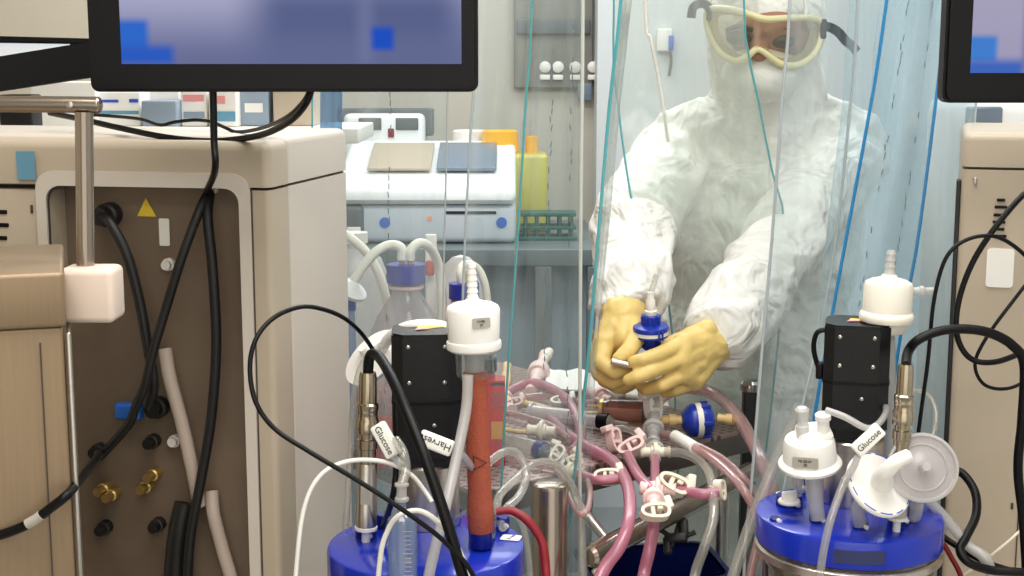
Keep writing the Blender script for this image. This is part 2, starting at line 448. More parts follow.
# ================================================================== bioreactor vessels
LR = .099
LZ = PZ(849, 512, 1.0764).z
def vessel(cx, cy, label, group='glass vessels with blue lids'):
    r = thing('bioreactor_vessel', label, 'bioreactor', (cx, cy, BZ), group)
    m = Matrix.Translation((cx, cy, 0))
    MB().lathe([(.078, BZ + .002), (.088, BZ + .01), (.09, BZ + .03), (.09, LZ - .055), (.096, LZ - .045), (.096, LZ - .031)], 48, m, close=False).build('glass_body', 'vessel', r)
    MB().lathe([(.0, BZ + .006), (.083, BZ + .012), (.085, BZ + .03), (.085, BZ + .19), (0, BZ + .19)], 48, m, close=False).build('culture_liquid', 'liquid', r)
    lid = MB().lathe([(.094, LZ - .032), (LR, LZ - .029), (LR, LZ - .004), (LR - .0012, LZ - .0012), (LR - .004, LZ), (.03, LZ), (0, LZ)], 64, m).build('lid', 'blue', r)
    MB().lathe([(.0965, LZ - .045), (.099, LZ - .043), (.099, LZ - .036), (.0965, LZ - .034)], 48, m, close=False).build('clamp_ring', 'steel', r)
    return r
lcx, lcy = PZ(426, 543, LZ).x, PZ(426, 543, LZ).y
rcx, rcy = PZ(849, 512, LZ).x, PZ(849, 512, LZ).y
VL = vessel(lcx, lcy, 'glass vessel with blue lid under the filter on the orange heated column')
VR = vessel(rcx, rcy, 'glass vessel with blue lid under the Glucose tag and two round disc filters')
def L(px, py, h=0): return PZ(px, py, LZ + h)
def port(parent, p, r, h, material='bluedark', pin=True):
    q = MB().lathe([(r, 0), (r, h - .001), (r - .001, h), (0, h)], 20, Matrix.Translation((p.x, p.y, LZ - .001))).build('port', material, parent)
    if pin:
        WORLD.setdefault(q.name, WORLD[parent.name])
        MB().lathe([(.0025, 0), (.0025, .004), (0, .005)], 10, frame((p.x + r * .4, p.y - r * .9, LZ + h * .35), (.3, -1, 0))).build('screw_pin', 'white', q)
    return q
# small lid label on the left
p = L(511, 538, .0004)
q = MB().prism(rrect(.02, .016, .002), 0, .0006, Matrix.Translation(p) @ Matrix.Rotation(math.radians(-14), 4, 'Z')).build('label_sticker', 'paper', VL, 'small white sticker on blue lid')
text('21-34', .006, Matrix.Translation(p + Vector((0, 0, .0007))) @ Matrix.Rotation(math.radians(60), 4, 'Z'), 'print', q)
# blurred dark badge on the right lid's side
for k in range(1):
    a0, a1 = math.radians(-112), math.radians(-82)
    mb = MB(); pts = [(rcx + (LR + .0006) * math.cos(a0 + (a1 - a0) * i / 12), rcy + (LR + .0006) * math.sin(a0 + (a1 - a0) * i / 12)) for i in range(13)]
    inn = [(rcx + (LR - .001) * math.cos(a0 + (a1 - a0) * i / 12), rcy + (LR - .001) * math.sin(a0 + (a1 - a0) * i / 12)) for i in range(12, -1, -1)]
    mb.prism(pts + inn, LZ - .023, LZ - .009)
    M['badge'] = mat('slate_badge', (42, 48, 96), .5)
    mb.build('badge', 'badge', VR, 'slate grey badge on side of lid')
# seats for probes
for (vv, pts) in ((VL, [(482, 540, .0135, .016), (366, 536, .011, .012), (503, 528, .007, .014), (455, 518, .007, .012), (405, 560, .01, .006), (383, 527, .009, .016)]),
                  (VR, [(789, 505, .0145, .013), (817, 520, .008, .008), (860, 527, .008, .008), (898, 524, .011, .022), (913, 510, .01, .016), (800, 492, .006, .02), (775, 520, .006, .004)])):
    for (x, y, r, h) in pts: port(vv, L(x, y), r, h)
# white winged plug on the right vessel's front port
p = L(789, 503, .013)
q = MB().lathe([(.0115, 0), (.012, .002), (.011, .004), (0, .0045)], 24, Matrix.Translation(p)).build('wing_plug', 'white', VR, 'white winged plug')
MB().box((0, 0, .008), (.018, .004, .011), .0018, Matrix.Translation(p) @ Matrix.Rotation(.3, 4, 'Z')).build('wing', 'white', q)
MB().ball((0, 0, .002), (.006, .004, .002), Matrix.Translation(L(781, 495, .003))).build('plug_tab', 'white', VR)

# ------------------------------------------------------------------ stirrer motors
def motor(px, py, half, zt, zb, ztop_cyl, label, yawd, side=1, cyr=.0335):
    base = L(px, py)
    r = thing('stirrer_motor', label, 'motor', base, 'black stirrer motors on the lids')
    cyr = cyr
    MB().lathe([(cyr, .0005), (cyr, ztop_cyl - LZ - .002), (cyr - .002, ztop_cyl - LZ), (0, ztop_cyl - LZ)], 40, Matrix.Translation(base)).build('coupling_sleeve', 'steel', r, 'silver cylinder below motor')
    ch = half * .32
    poly = [(half - ch, -half), (half, -half + ch), (half, half - ch), (half - ch, half), (-half + ch, half), (-half, half - ch), (-half, -half + ch), (-half + ch, -half)]
    m = Matrix.Translation((base.x, base.y, 0)) @ Matrix.Rotation(math.radians(yawd), 4, 'Z')
    mb = MB(m); mb.prism(poly, zb, zt - .002)
    mb.prism([(x * .96, y * .96) for x, y in poly], zt - .002, zt)
    hs = mb.build('housing', 'blackan', r)
    mb = MB(m); mid = zb + (zt - zb) * .45
    mb.prism([(x * 1.02, y * 1.02) for x, y in poly], mid - .002, mid + .0015)
    mb.build('seam_band', 'black', r)
    mb = MB(m); f = half
    mb.prism([(x * .8, y * .8) for x, y in poly], zb - .012, zb)
    mb.build('mounting_flange', 'blackan', r)
    for (x, z) in ((-half * .52, zt - .012), (half * .52, zt - .012), (-half * .5, zb + (zt - zb) * .62), (half * .5, zb + (zt - zb) * .62), (.2 * half, zb + .035)):
        MB(m).lathe([(.0021, 0), (.0021, .001), (.0015, .0014), (0, .0014)], 12, frame((x, -half, z), (0, -1, 0))).build('screw', 'chrome', r)
    mb = MB(m); mb.prism([(-.010, -.006), (.018, .006), (-.008, .010)], zt + .0002, zt + .0008)
    st = mb.build('warning_sticker', 'yellowst', r, 'yellow warning sticker on motor top')
    mb = MB(m); mb.prism([(-.012, -.012), (.006, -.005), (-.008, .0)], zt + .001, zt + .0012); mb.build('sticker_mark', 'pinkst', r)
    s = side
    mb = MB(m); mb.box((s * (half + .004), -half * .3, zb + (zt - zb) * .52), (.008, .014, .018), .002)
    mb.tube([(s * half * .95, -half * .5, zt - .008), (s * (half + .008), -half * .5, zt - .012), (s * (half + .011), -half * .45, zt - .03), (s * (half + .005), -half * .3, zb + (zt - zb) * .52)], .0028, 8, 6)
    mb.build('motor_lead', 'black', r)
    return r
zt = P(426, 341, lcy).z
motor(428, 522, .0355, zt, PZ(428, 472, 1).z if False else P(428, 476, lcy - .03).z, P(428, 484, lcy - .02).z, 'black square stirrer motor behind the Harvest tag', 4, 1)
zt2 = P(856, 328, rcy).z
motor(851, 500, .0345, zt2, P(855, 440, rcy - .03).z, P(855, 452, rcy - .02).z, 'black square stirrer motor behind the Glucose tag', -14, -1)

# ------------------------------------------------------------------ probes
def probe(pt, pb, r, label, top_cable=True):
    """chrome sensor: pt top, pb bottom"""
    ax = pt - pb; Lh = ax.length
    g = thing('sensor_probe', label, 'probe', pb, 'nickel sensor probes standing in the lids')
    m = frame(pb, ax)
    MB().lathe([(r * .42, -.012), (r * .42, 0), (r * 1.1, .001), (r * 1.1, .004), (r * .95, .005)], 24, m).build('nose', 'white', g, 'white plastic washer and thin nose')
    MB().lathe([(r * 1.02, .005), (r * 1.02, .026), (r * .98, .027), (r * .98, Lh * .42), (r * .9, Lh * .43)], 28, m).build('lower_barrel', 'steel', g)
    MB().lathe([(r * .86, Lh * .42), (r * .86, Lh * .52), (r * .98, Lh * .525), (r * .98, Lh * .58), (r * .8, Lh * .585), (r * .8, Lh * .62)], 28, m).build('neck', 'nickel', g)
    MB().lathe([(r * 1.08, Lh * .62), (r * 1.1, Lh * .63), (r * 1.1, Lh * .70), (r * .98, Lh * .71), (r * .98, Lh * .76), (r * 1.04, Lh * .765), (r * 1.04, Lh * .80), (r * .86, Lh * .81)], 28, m).build('locking_nut', 'nickel', g)
    MB().lathe([(r * .86, Lh * .80), (r * .84, Lh * .97), (r * .74, Lh), (0, Lh)], 28, m).build('upper_barrel', 'nickel', g)
    mb = MB(); mb.box((0, -r * 1.0, .04), (r * .9, .001, .02), 0, m)
    mb.build('print_patch', 'printgrey', g)
    return g
pb = L(366, 530, .012); pt = P(368, 372, pb.y)
probe(pt, pb, .0105, 'nickel sensor probe with thick black cable looping over its top')
pb2 = L(897, 520, .012); pt2 = P(906, 364, pb2.y)
probe(pt2, pb2, .0095, 'nickel sensor probe under the cable arching to the right cream machine')

# ------------------------------------------------------------------ capsule filters
def barb(mb, o, d, r, n=4, step=.006, base=.9):
    pr = [(r * 1.25, 0)]; z = 0.002
    for i in range(n):
        k = 1 - .06 * i
        pr += [(r * 1.15 * k, z), (r * .85 * k, z + step * .9), (r * 1.1 * k, z + step)]; z += step
    pr += [(r * .75, z + .004), (r * .5, z + .004)]
    mb.lathe(pr, 16, frame(o, d))
def small_label(parent, m, w, h, lines=('F1M0-', '37')):
    q = MB().prism(rrect(w, h, .0015), 0, .0006, m).build('label_sticker', 'printgrey', parent)
    for i, s in enumerate(lines): text(s, h * .32, m @ Matrix.Translation((0, h * (.15 - .36 * i), .0008)), 'print', q)
# column left: white capsule on glass neck on orange sleeve
cb = L(482, 543, .006); cy = cb.y
def colz(py): return P(480, py, cy).z
ctop = P(470, 258, cy)
cx = cb.x; axx = P(474, 350, cy).x
g = thing('exhaust_column', 'orange heated exhaust column topped by a white capsule filter on left vessel', 'condenser', (cx, cy, LZ))
ax = Vector((axx - cx, 0, colz(350) - LZ)); m = frame((cx, cy, LZ), ax); k = ax.length / (colz(350) - LZ)
def cz(py): return (colz(py) - LZ) * k
MB().lathe([(.0105, .002), (.0115, .004), (.0115, cz(531)), (0, cz(531))], 24, m).build('collar', 'bluedark', g)
mb = MB(); mb.lathe([(.0125, cz(531)), (.0132, cz(529)), (.0132, cz(510)), (.0122, cz(497)), (.0116, cz(490)), (.0116, cz(372)), (.0095, cz(371)), (0, cz(371))], 28, m)
slv = mb.build('heating_sleeve', 'sleeve', g)
tm = m @ Matrix.Translation((0.002, -.0120, cz(460))) @ Matrix.Rotation(PI / 2, 4, 'X')
tri = [(-.007, -.007), (-.007, .008), (.007, .0005)]
mb = MB(); mb.ring(tri, [(x * .86, y * .86 + .0001) for x, y in tri], -.0006, .0004, tm); mb.build('warning_mark', 'print', slv)
MB().lathe([(.0165, cz(377)), (.0185, cz(372)), (.0185, cz(350)), (.0135, cz(347))], 28, m, close=False).build('glass_neck', 'glass', g, 'clear neck between sleeve and filter')
MB().lathe([(.0095, cz(374)), (.0095, cz(350))], 20, m).build('inner_tube', 'milky', g)
fb = frame(m @ Vector((0, 0, cz(350))), (-.02, 0, 1))
f = MB().lathe([(.024, 0), (.0265, .002), (.027, .006), (.0265, .009), (.0248, .010), (.025, .012), (.0262, .040), (.0245, .0435), (.02, .046), (.009, .0485), (.007, .050), (0, .05)], 40, fb).build('filter_housing', 'whiteglow', g)
mb = MB(); barb(mb, fb @ Vector((0, 0, .049)), (-.03, 0, 1), .0052, 5, .006); mb.build('barbed_nozzle', 'whiteglow', g)
small_label(g, fb @ Matrix.Rotation(.32, 4, 'Z') @ Matrix.Translation((0, -.0262, .031)) @ Matrix.Rotation(PI / 2, 4, 'X'), .018, .010)
MB().box((-.0225, -.012, .028), (.0015, .006, .018), .0005, fb @ Matrix.Rotation(-.2, 4, 'Z')).build('side_label', 'printgrey', g)
wx1 = m @ Vector((.0155, 0, cz(512)))
w = MB().tube([wx1, P(512, 511, cy), P(528, 521, cy - .005), P(541, 540, cy - .01), P(545, 560, cy - .015), P(547, 600, cy - .02), P(546, 700, cy + .02)], [.004, .0042, .0048, .0042, .0046, .004, .004], 10, 8).build('heater_cable', 'redwire', g, 'red braided heater cable')

# capsule filter right behind motor
def capsule(base, d, s, label, side=True):
    g = thing('capsule_filter', label, 'filter', base)
    m = frame(base, d) @ Matrix.Scale(s, 4)
    MB().lathe([(.018, -.012), (.022, -.008), (.024, 0), (.0285, .001), (.0295, .004), (.0295, .008), (.028, .011), (.0265, .012), (.0265, .040), (.025, .044), (.02, .047), (.009, .050), (.0075, .053), (0, .053)], 40, m).build('housing', 'whitewarm', g)
    mb = MB(); barb(mb, m @ Vector((0, 0, .052)), d, .0055 * s, 3, .007); mb.build('barbed_nozzle', 'milky', g)
    if side:
        mb = MB(); mb.lathe([(.004, 0), (.004, .008), (.0055, .009), (.0055, .013), (.0035, .015), (.0035, .026), (0, .026)], 14, m @ frame((.024, -.004, .036), (1, 0, .05))); mb.build('side_outlet', 'milky', g)
    return g
fb2 = P(886, 322, rcy + .035)
gq = capsule(fb2, (.03, 0, 1), .98, 'white capsule filter with side outlet standing behind the right motor')
MB().tube([fb2 + Vector((0, 0, -.004)), fb2 + Vector((.004, 0, -.06)), PZ(880, 495, LZ + .008) + Vector((.01, .015, 0)), Vector((rcx + .025, rcy + .075, LZ + .001))], .009, 12, 6).build('stem', 'milky', gq)
port(VR, Vector((rcx + .025, rcy + .075, 0)), .011, .012, pin=False)

# tilted domed filter front left of right vessel
base = P(810, 466, rcy - .03)
g = thing('domed_filter', 'white domed filter with two upright nozzles on the right vessel', 'filter', base)
m = frame(base, (-.10, -.18, 1)) @ Matrix.Scale(1.06, 4)
MB().lathe([(.0, -.004), (.018, -.003), (.0275, 0), (.0305, .001), (.0312, .004), (.0300, .006), (.0265, .008), (.025, .026), (.0235, .030), (.02, .032), (0, .033)], 40, m).build('housing', 'whiteglow', g)
MB().box((.006, .006, .033), (.034, .034, .012), .006, m).build('shoulder', 'whiteglow', g)
mb = MB(); mb.lathe([(.0065, .028), (.0065, .045), (.0052, .046), (.0055, .056), (.007, .058), (.007, .062), (.0045, .064), (0, .064)], 18, m @ Matrix.Translation((-.006, 0, 0))); mb.build('nozzle', 'milky', g)
mb = MB(); mb.lathe([(.0062, .03), (.006, .050), (.0078, .051), (.0078, .056), (.0065, .057), (0, .057)], 18, m @ Matrix.Translation((.0135, -.003, 0))); mb.build('nozzle', 'whiteglow', g)
small_label(g, m @ Matrix.Rotation(-.35, 4, 'Z') @ Matrix.Translation((0, -.0262, .0165)) @ Matrix.Rotation(PI / 2 - .08, 4, 'X'), .025, .011, ('FC-50-01', '30'))
mb = MB(); mb.tube([base + Vector((.004, 0, 0)), P(815, 495, rcy - .035), L(818, 519, .004)], [.0105, .0085, .0075], 14, 6)
mb.build('stem', 'milky', g)
# a second, thinner clear port tube behind
cable('clear_port_tube', 'short clear tube standing behind the white wing plug on right lid', 'tube', [L(800, 492, .02), P(797, 474, rcy + .02), P(793, 462, rcy + .02)], .006, 'clearpl')

# disc filters
def disc_filter(c, d, r, material, label, backn=.02, frontn=True, blue=False):
    g = thing('disc_filter', label, 'filter', c)
    m = frame(c, d)
    MB().lathe([(0, -.0075), (r * .2, -.0075), (r * .86, -.004), (r * .97, -.003), (r, -.0012), (r, .0012), (r * .97, .003), (r * .86, .0042), (r * .5, .005), (r * .26, .0085), (r * .2, .0095), (0, .0095)], 48, m).build('disc', material, g)
    if frontn:
        MB().lathe([(r * .17, .008), (r * .15, .02), (r * .13, .03), (0, .03)], 16, m).build('nozzle', material, g)
    MB().lathe([(r * .17, -.006), (r * .15, -backn), (0, -backn)], 16, m).build('back_nozzle', material, g)
    if blue:
        for k in range(11):
            a0 = 2 * PI * k / 11; a1 = a0 + 2 * PI / 11 * (.72 if k % 3 else .5)
            o = [(r * .955 * math.cos(a0 + (a1 - a0) * i / 6), r * .955 * math.sin(a0 + (a1 - a0) * i / 6)) for i in range(7)]
            n = [(r * .925 * math.cos(a0 + (a1 - a0) * i / 6), r * .925 * math.sin(a0 + (a1 - a0) * i / 6)) for i in range(6, -1, -1)]
            if k == 0: mb = MB()
            mb.prism(o + n, .0031, .0037, m)
        mb.build('rim_print', 'printblue', g)
    return g
dc = P(878, 485, rcy - .075)
g1 = disc_filter(dc, (.34, -.66, .66), .0362, 'whiteglow', 'opaque white disc filter with blue rim print on right lid', blue=True, frontn=False)
m = frame(dc, (.34, -.66, .66))
MB().tube([m @ Vector((0, 0, .006)), P(884, 474, rcy - .105), P(896, 462, rcy - .115), P(908, 456, rcy - .11)], [.012, .009, .0075, .0072], 14, 6).build('elbow_spout', 'whiteglow', g1)
MB().tube([m @ Vector((0, 0, -.006)), P(864, 500, rcy - .06), P(858, 512, rcy - .055), L(860, 524, .004)], [.007, .0085, .008, .0075], 14, 6).build('stem', 'milky', g1)
dc2 = P(922, 468, rcy - .07)
M['frost'] = clear('frosted_disc_plastic', (236, 232, 232), (228, 222, 224), .68, .05, .25)
g2 = disc_filter(dc2, (-.12, -.86, .30), .0345, 'frost', 'frosted clear disc filter facing the camera beside the Glucose tag', backn=.012)
MB().lathe([(.031, .002), (.0352, .001), (.0357, .004), (.0352, .0075), (.0325, .008), (.031, .005)], 48, frame(dc2, (-.12, -.86, .30)), close=False).build('rim', 'milky', g2)
MB().lathe([(.022, .005), (.0235, .0066), (.025, .005)], 48, frame(dc2, (-.12, -.86, .30)), close=False).build('inner_ring', 'milky', g2)
MB().tube([dc2 + Vector((0, .006, -.02)), P(918, 500, rcy - .045), P(914, 514, rcy - .035), L(913, 512, .01)], [.006, .0065, .0085, .009], 12, 6).build('stem', 'milky', g2)

# tags
def tag_block(c, d, up, w, h, t, word, size, label, tail):
    g = thing('tube_tag', label, 'tag', c)
    z = Vector(d).normalized(); x = Vector(up)   # x: reading direction
    m = frame(c, z, x)
    MB().box((0, 0, 0), (w, h, t), .0022, m).build('block', 'paper', g)
    text(word, size, m @ Matrix.Translation((0, -.0005, t / 2 + .0002)), 'print', g)
    if tail: MB().tube(tail, .0035, 10, 6).build('tail', 'milky', g)
    return g
c = P(868, 440, rcy - .09)
tag_block(c, (-.05, -.97, .2), (.72, 0, .70), .035, .0155, .008, 'Glucose', .0088, 'white tag reading Glucose above the white disc filter', [P(858, 456, rcy - .09), P(853, 468, rcy - .088), P(845, 480, rcy - .085)])
c = P(436, 443, lcy - .068)
tag_block(c, (-.06, -.96, .25), (-.92, 0, .36), .033, .0155, .009, 'Harvest', .0098, 'white tag reading Harvest hanging upside down on left motor', [P(450, 448, lcy - .066), P(462, 455, lcy - .05), P(474, 470, lcy - .02)])
c = P(386, 440, lcy - .075)
tag_block(c, (-.25, -.94, .2), (.55, 0, -.83), .034, .0155, .009, 'Glucose', .0088, 'white tag reading Glucose beside the left probe', [P(393, 456, lcy - .075), P(402, 466, lcy - .08)])

# syringe in front of left vessel
sb = P(403, 590, lcy - .115); stp = P(403, 512, lcy - .115)
g = thing('syringe', 'upright clear blue-tinted syringe in front of left blue lid', 'syringe', sb)
m = frame(sb, (0, 0, 1)); hh = stp.z - sb.z
MB().lathe([(.0135, -.05), (.0135, hh - .008), (.0128, hh - .006), (.005, hh), (.0042, hh + .006), (.0038, hh + .012)], 28, m, close=False).build('barrel', 'syr', g)
mb = MB()
for i in range(14): mb.box((.006, -.0137, hh - .014 - i * .0042), (.006 if i % 5 else .009, .0006, .0005), 0, m)
mb.build('graduation_marks', 'printgrey', g)
MB().lathe([(.0125, -.02), (.0125, -.012), (.008, -.006), (0, -.004)], 24, m).build('plunger_seal', 'black', g)
MB().lathe([(.0042, hh + .010), (.0065, hh + .011), (.0065, hh + .0135), (.0046, hh + .015), (.0046, hh + .024), (.0065, hh + .025), (.0065, hh + .027), (.004, hh + .028)], 18, m).build('luer_fitting', 'milky', g)
MB().tube([m @ Vector((0, 0, hh + .026)), P(406, 470, lcy - .105), P(403, 452, lcy - .095), P(396, 440, lcy - .078)], .0045, 12, 6).build('feed_tube', 'clearpl', g)

# ------------------------------------------------------------------ cables of the left vessel
cable('probe_cable', 'thick black cable looping from the left probe down past the motor', 'cable',
      [pt + Vector((0, 0, -.002)), P(369, 360, lcy), P(372, 354, lcy - .005), P(380, 358, lcy - .02), P(391, 377, lcy - .06), P(406, 410, lcy - .10), P(424, 455, lcy - .13), P(443, 510, lcy - .15), P(458, 560, lcy - .16), P(470, 610, lcy - .16), P(480, 720, lcy - .15), P(484, 820, lcy - .14)], .0053, 'black')
cable('sensor_cable', 'thin black cord making a big loop in front of the left cream machine', 'cable',
      [P(377, 356, lcy + .02), P(362, 334, lcy), P(344, 318, lcy - .03), P(322, 309, lcy - .06), P(300, 307, lcy - .09), P(275, 317, lcy - .12), P(257, 337, lcy - .14), P(250, 365, lcy - .15), P(255, 400, lcy - .16), P(274, 428, lcy - .165), P(310, 452, lcy - .17), P(360, 482, lcy - .17), P(410, 515, lcy - .17), P(448, 545, lcy - .165), P(475, 580, lcy - .165), P(490, 650, lcy - .16), P(498, 820, lcy - .14)], .0022, 'black')
cable('white_cable', 'thin white cord arching from frame bottom up to the left motor', 'cable',
      [P(292, 800, lcy - .05), P(293, 640, lcy - .12), P(297, 560, lcy - .12), P(305, 505, lcy - .11), P(322, 474, lcy - .10), P(350, 461, lcy - .09), P(385, 462, lcy - .08), P(410, 474, lcy - .075), P(424, 490, lcy - .075), P(432, 502, lcy - .08)], .0022, 'white')
cable('white_cable', 'thin white cord arching in front of the upright syringe', 'cable',
      [P(376, 815, lcy - .13), P(376, 640, lcy - .135), P(380, 560, lcy - .135), P(388, 530, lcy - .135), P(400, 515, lcy - .14), P(420, 511, lcy - .14), P(440, 524, lcy - .14), P(458, 548, lcy - .135), P(470, 590, lcy - .13), P(475, 660, lcy - .13), P(478, 815, lcy - .13)], .0024, 'white')
cable('milky_tube', 'milky tube slanting down between left motor and orange column', 'tube',
      [P(468, 375, lcy - .045), P(466, 410, lcy - .05), P(456, 460, lcy - .07), P(445, 510, lcy - .10), P(430, 570, lcy - .12), P(418, 640, lcy - .12)], .0052, 'milky')
cable('black_tubing', 'black tube standing between the left motor sleeve and probe', 'tube',
      [L(383, 527, .012), P(392, 500, lcy - .06), P(396, 470, lcy - .06), P(397, 430, lcy - .055), P(396, 400, lcy - .05)], .003, 'black')
cable('clear_tubing', 'clear tube rising beside the left probe behind the thick cable', 'tube',
      [P(345, 540, lcy + .07), P(350, 460, lcy + .08), P(354, 400, lcy + .08), P(362, 365, lcy + .07), P(380, 345, lcy + .06)], .0035, 'clearpl')
g = thing('round_white_filter', 'white disc filter leaning behind the left probe', 'filter', P(372, 355, lcy + .13))
MB().lathe([(0, -.008), (.02, -.006), (.036, -.002), (.037, .002), (.022, .006), (.008, .012), (.006, .02), (0, .02)], 40, frame(P(374, 358, lcy + .13), (-.55, -.45, .7))).build('disc', 'whiteglow', g)
MB().tube([P(380, 352, lcy + .12), P(392, 335, lcy + .10), P(412, 326, lcy + .08), P(440, 326, lcy + .08), P(462, 336, lcy + .07)], .006, 12, 8).build('white_hose', 'whiteglow', g)

# ================================================================== right cables and tubes
cable('probe_cable', 'thick black cable arching from right probe and dropping by frame edge', 'cable',
      [pt2 - Vector((0, 0, .002)), P(908, 352, rcy), P(918, 340, rcy), P(940, 331, rcy), P(965, 329, rcy), P(990, 333, rcy), P(1012, 345, rcy), P(1024, 365, rcy), P(1022, 420, rcy), P(1018, 470, rcy), P(1024, 530, rcy), P(1030, 640, rcy), PZ(1034, 760, .757)], .0052, 'black')
cable('sensor_cable', 'thin black cord looping round on the right cream machine front', 'cable',
      [P(918, 436, rcy + .02), P(922, 405, rcy + .02), P(928, 360, rcy + .02), P(934, 300, rcy + .02), P(946, 258, rcy + .02), P(966, 240, rcy + .02), P(992, 236, rcy + .02), P(1014, 246, rcy + .03), P(1040, 270, rcy + .05), P(1070, 300, 1.583)], .0022, 'black')
cable('black_cable', 'black cord coiling over the vents of the right cream machine', 'cable',
      [P(1066, 170, 1.583), P(1035, 185, rcy + .06), P(1005, 215, rcy + .04), P(975, 258, rcy + .04), P(959, 300, rcy + .04), P(957, 335, rcy + .035), P(970, 358, rcy + .03), P(995, 362, rcy + .03), P(1030, 350, rcy + .06), P(1070, 338, 1.583)], .0032, 'black')
cable('black_cable', 'thin black cord bowing below the coil on right cream machine', 'cable',
      [P(1070, 258, 1.583), P(1040, 270, rcy + .07), P(1010, 305, rcy + .06), P(985, 340, rcy + .06), P(975, 365, rcy + .06), P(985, 385, rcy + .06), P(1010, 388, rcy + .06), P(1040, 372, rcy + .07), P(1070, 352, 1.583)], .002, 'black')
cable('power_cable', 'thick black cable snaking down beside the frosted disc filter', 'cable',
      [P(950, 470, rcy + .06), P(963, 474, rcy + .05), P(975, 492, rcy + .03), P(976, 515, rcy + .01), P(966, 537, rcy - .01), P(960, 550, rcy - .02), P(968, 562, rcy - .03), P(990, 570, rcy - .03), P(1040, 578, rcy - .03), P(1085, 620, rcy), PZ(1110, 720, .757)], .0048, 'black')
cable('red_wire', 'red and black wire pair dropping right of the right blue lid', 'cable',
      [P(938, 536, rcy + .03), P(950, 555, rcy + .02), P(965, 590, rcy), P(980, 680, rcy), PZ(985, 760, .757)], .003, 'redwire')
cable('black_cable', 'black cord slanting behind the rim of right blue lid', 'cable',
      [P(935, 530, rcy + .04), P(952, 543, rcy + .03), P(985, 562, rcy), P(1040, 585, rcy), P(1075, 640, rcy), PZ(1090, 740, .757)], .0035, 'black')
cable('milky_tube', 'milky hose slanting down to the right from the frosted disc filter', 'tube',
      [P(925, 497, rcy), P(945, 518, rcy), P(968, 545, rcy - .01), P(985, 558, rcy - .02), P(992, 580, rcy - .02), P(996, 640, rcy - .02)], [.005, .006, .0055, .0065, .005, .005], 'milky')
cable('white_cable', 'thin cream cord crossing the lower front of right cream machine', 'cable',
      [P(950, 585, rcy + .06), P(985, 560, rcy + .05), P(1010, 540, rcy + .05), P(1045, 508, rcy + .08), P(1072, 488, 1.583)], .0016, 'clampc')
cable('clear_tube', 'clear tube running across the motor to the Glucose tag', 'tube',
      [P(826, 410, rcy - .07), P(845, 417, rcy - .08), P(866, 428, rcy - .085), P(878, 424, rcy - .07), P(886, 412, rcy - .03), P(884, 402, rcy + .06)], .0034, 'milky')
cable('clear_tube', 'clear tube slanting in front of the right blue lid', 'tube',
      [P(846, 478, rcy - .085), P(838, 498, rcy - .095), P(828, 530, rcy - .108), P(820, 575, rcy - .112), P(815, 640, rcy - .112)], .0042, 'clearpl')
cable('clear_tube', 'clear tube looping behind right probe beside blue strip edge', 'tube',
      [P(910, 460, rcy + .05), P(930, 440, rcy + .06), P(936, 415, rcy + .07), P(928, 395, rcy + .08), P(908, 390, rcy + .08)], .003, 'clearpl')
cable('clear_tube', 'wide clear tube slanting down left of the right vessel', 'tube',
      [P(800, 405, rcy + .08), P(790, 430, rcy + .08), P(772, 470, rcy + .07), P(752, 520, rcy + .06), P(735, 570, rcy + .05), P(715, 640, rcy + .05)], .0068, 'clearpl')
cable('pink_tube', 'pale pink tube dropping just left of the right vessel', 'tube',
      [P(768, 480, rcy + .12), P(764, 520, rcy + .10), P(756, 550, rcy + .08), P(748, 590, rcy + .06), P(744, 660, rcy + .06)], .0052, 'pinkclear')

# ================================================================== left cream machine
A = math.radians(-11)
cr = P(270, 187, 1.45); MC = Vector((cr.x, 1.45, BZ))
mm = yaw((MC.x, MC.y, 0), A)          # local x right along the front, y to the back
g = thing('controller_unit', 'large cream control unit with blue sticker and brown recessed fitting panel', 'machine', MC)
TOP = 1.476; SEAM = 1.424; HT = TOP - BZ
mb = MB(mm)
mb.slab(-.315, .158, .63, .22, .014, BZ + .001, SEAM - .0015)
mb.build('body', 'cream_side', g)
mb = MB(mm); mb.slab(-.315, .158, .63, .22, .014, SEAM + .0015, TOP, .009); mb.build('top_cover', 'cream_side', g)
mb = MB(mm); mb.box((-.3165, .158, SEAM), (.621, .212, .02)); mb.build('seam_gap', 'seam', g)
# front bezel built round an opening for the panel
def fx(px, py=300): # local x on the front face for a pixel column
    d = ray(px, py); best = None
    n = mm.to_3x3() @ Vector((0, 1, 0)); o = Vector((MC.x, MC.y, 1.3))
    t = (o - CAM).dot(n) / d.dot(n); w = CAM + d * t
    return (mm.inverted() @ w)
xl, xr = fx(58, 400).x, fx(246, 400).x; zt_ = fx(150, 187).z
fxl, fxr, fzt = fx(43, 300).x, fx(254, 300).x, fx(150, 172).z
mb = MB(mm)
mb.slab((xr - .002) / 2, .03, -xr + .002, .06, .007, BZ + .001, SEAM - .0015)
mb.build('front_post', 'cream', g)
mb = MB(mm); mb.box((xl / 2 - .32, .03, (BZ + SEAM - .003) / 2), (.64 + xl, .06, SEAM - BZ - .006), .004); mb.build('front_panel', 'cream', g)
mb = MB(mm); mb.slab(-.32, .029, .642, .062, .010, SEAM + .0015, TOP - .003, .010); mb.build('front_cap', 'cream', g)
mb = MB(mm); mb.box(((xl + xr) / 2, .03, (zt_ + SEAM) / 2), (xr - xl, .056, SEAM - zt_ - .001), 0); mb.build('front_lintel', 'cream', g)
mb = MB(mm @ Matrix.Rotation(PI / 2, 4, 'X'))
zc = (fzt + .85) / 2
mb.ring(rrect(fxr - fxl, fzt - .85, .02, 6, (fxl + fxr) / 2, zc), rrect(xr - xl, zt_ - .85 - .0, .016, 6, (xl + xr) / 2, (zt_ + .85) / 2), -.002, .004)
mb.build('panel_frame', 'cream_side', g)
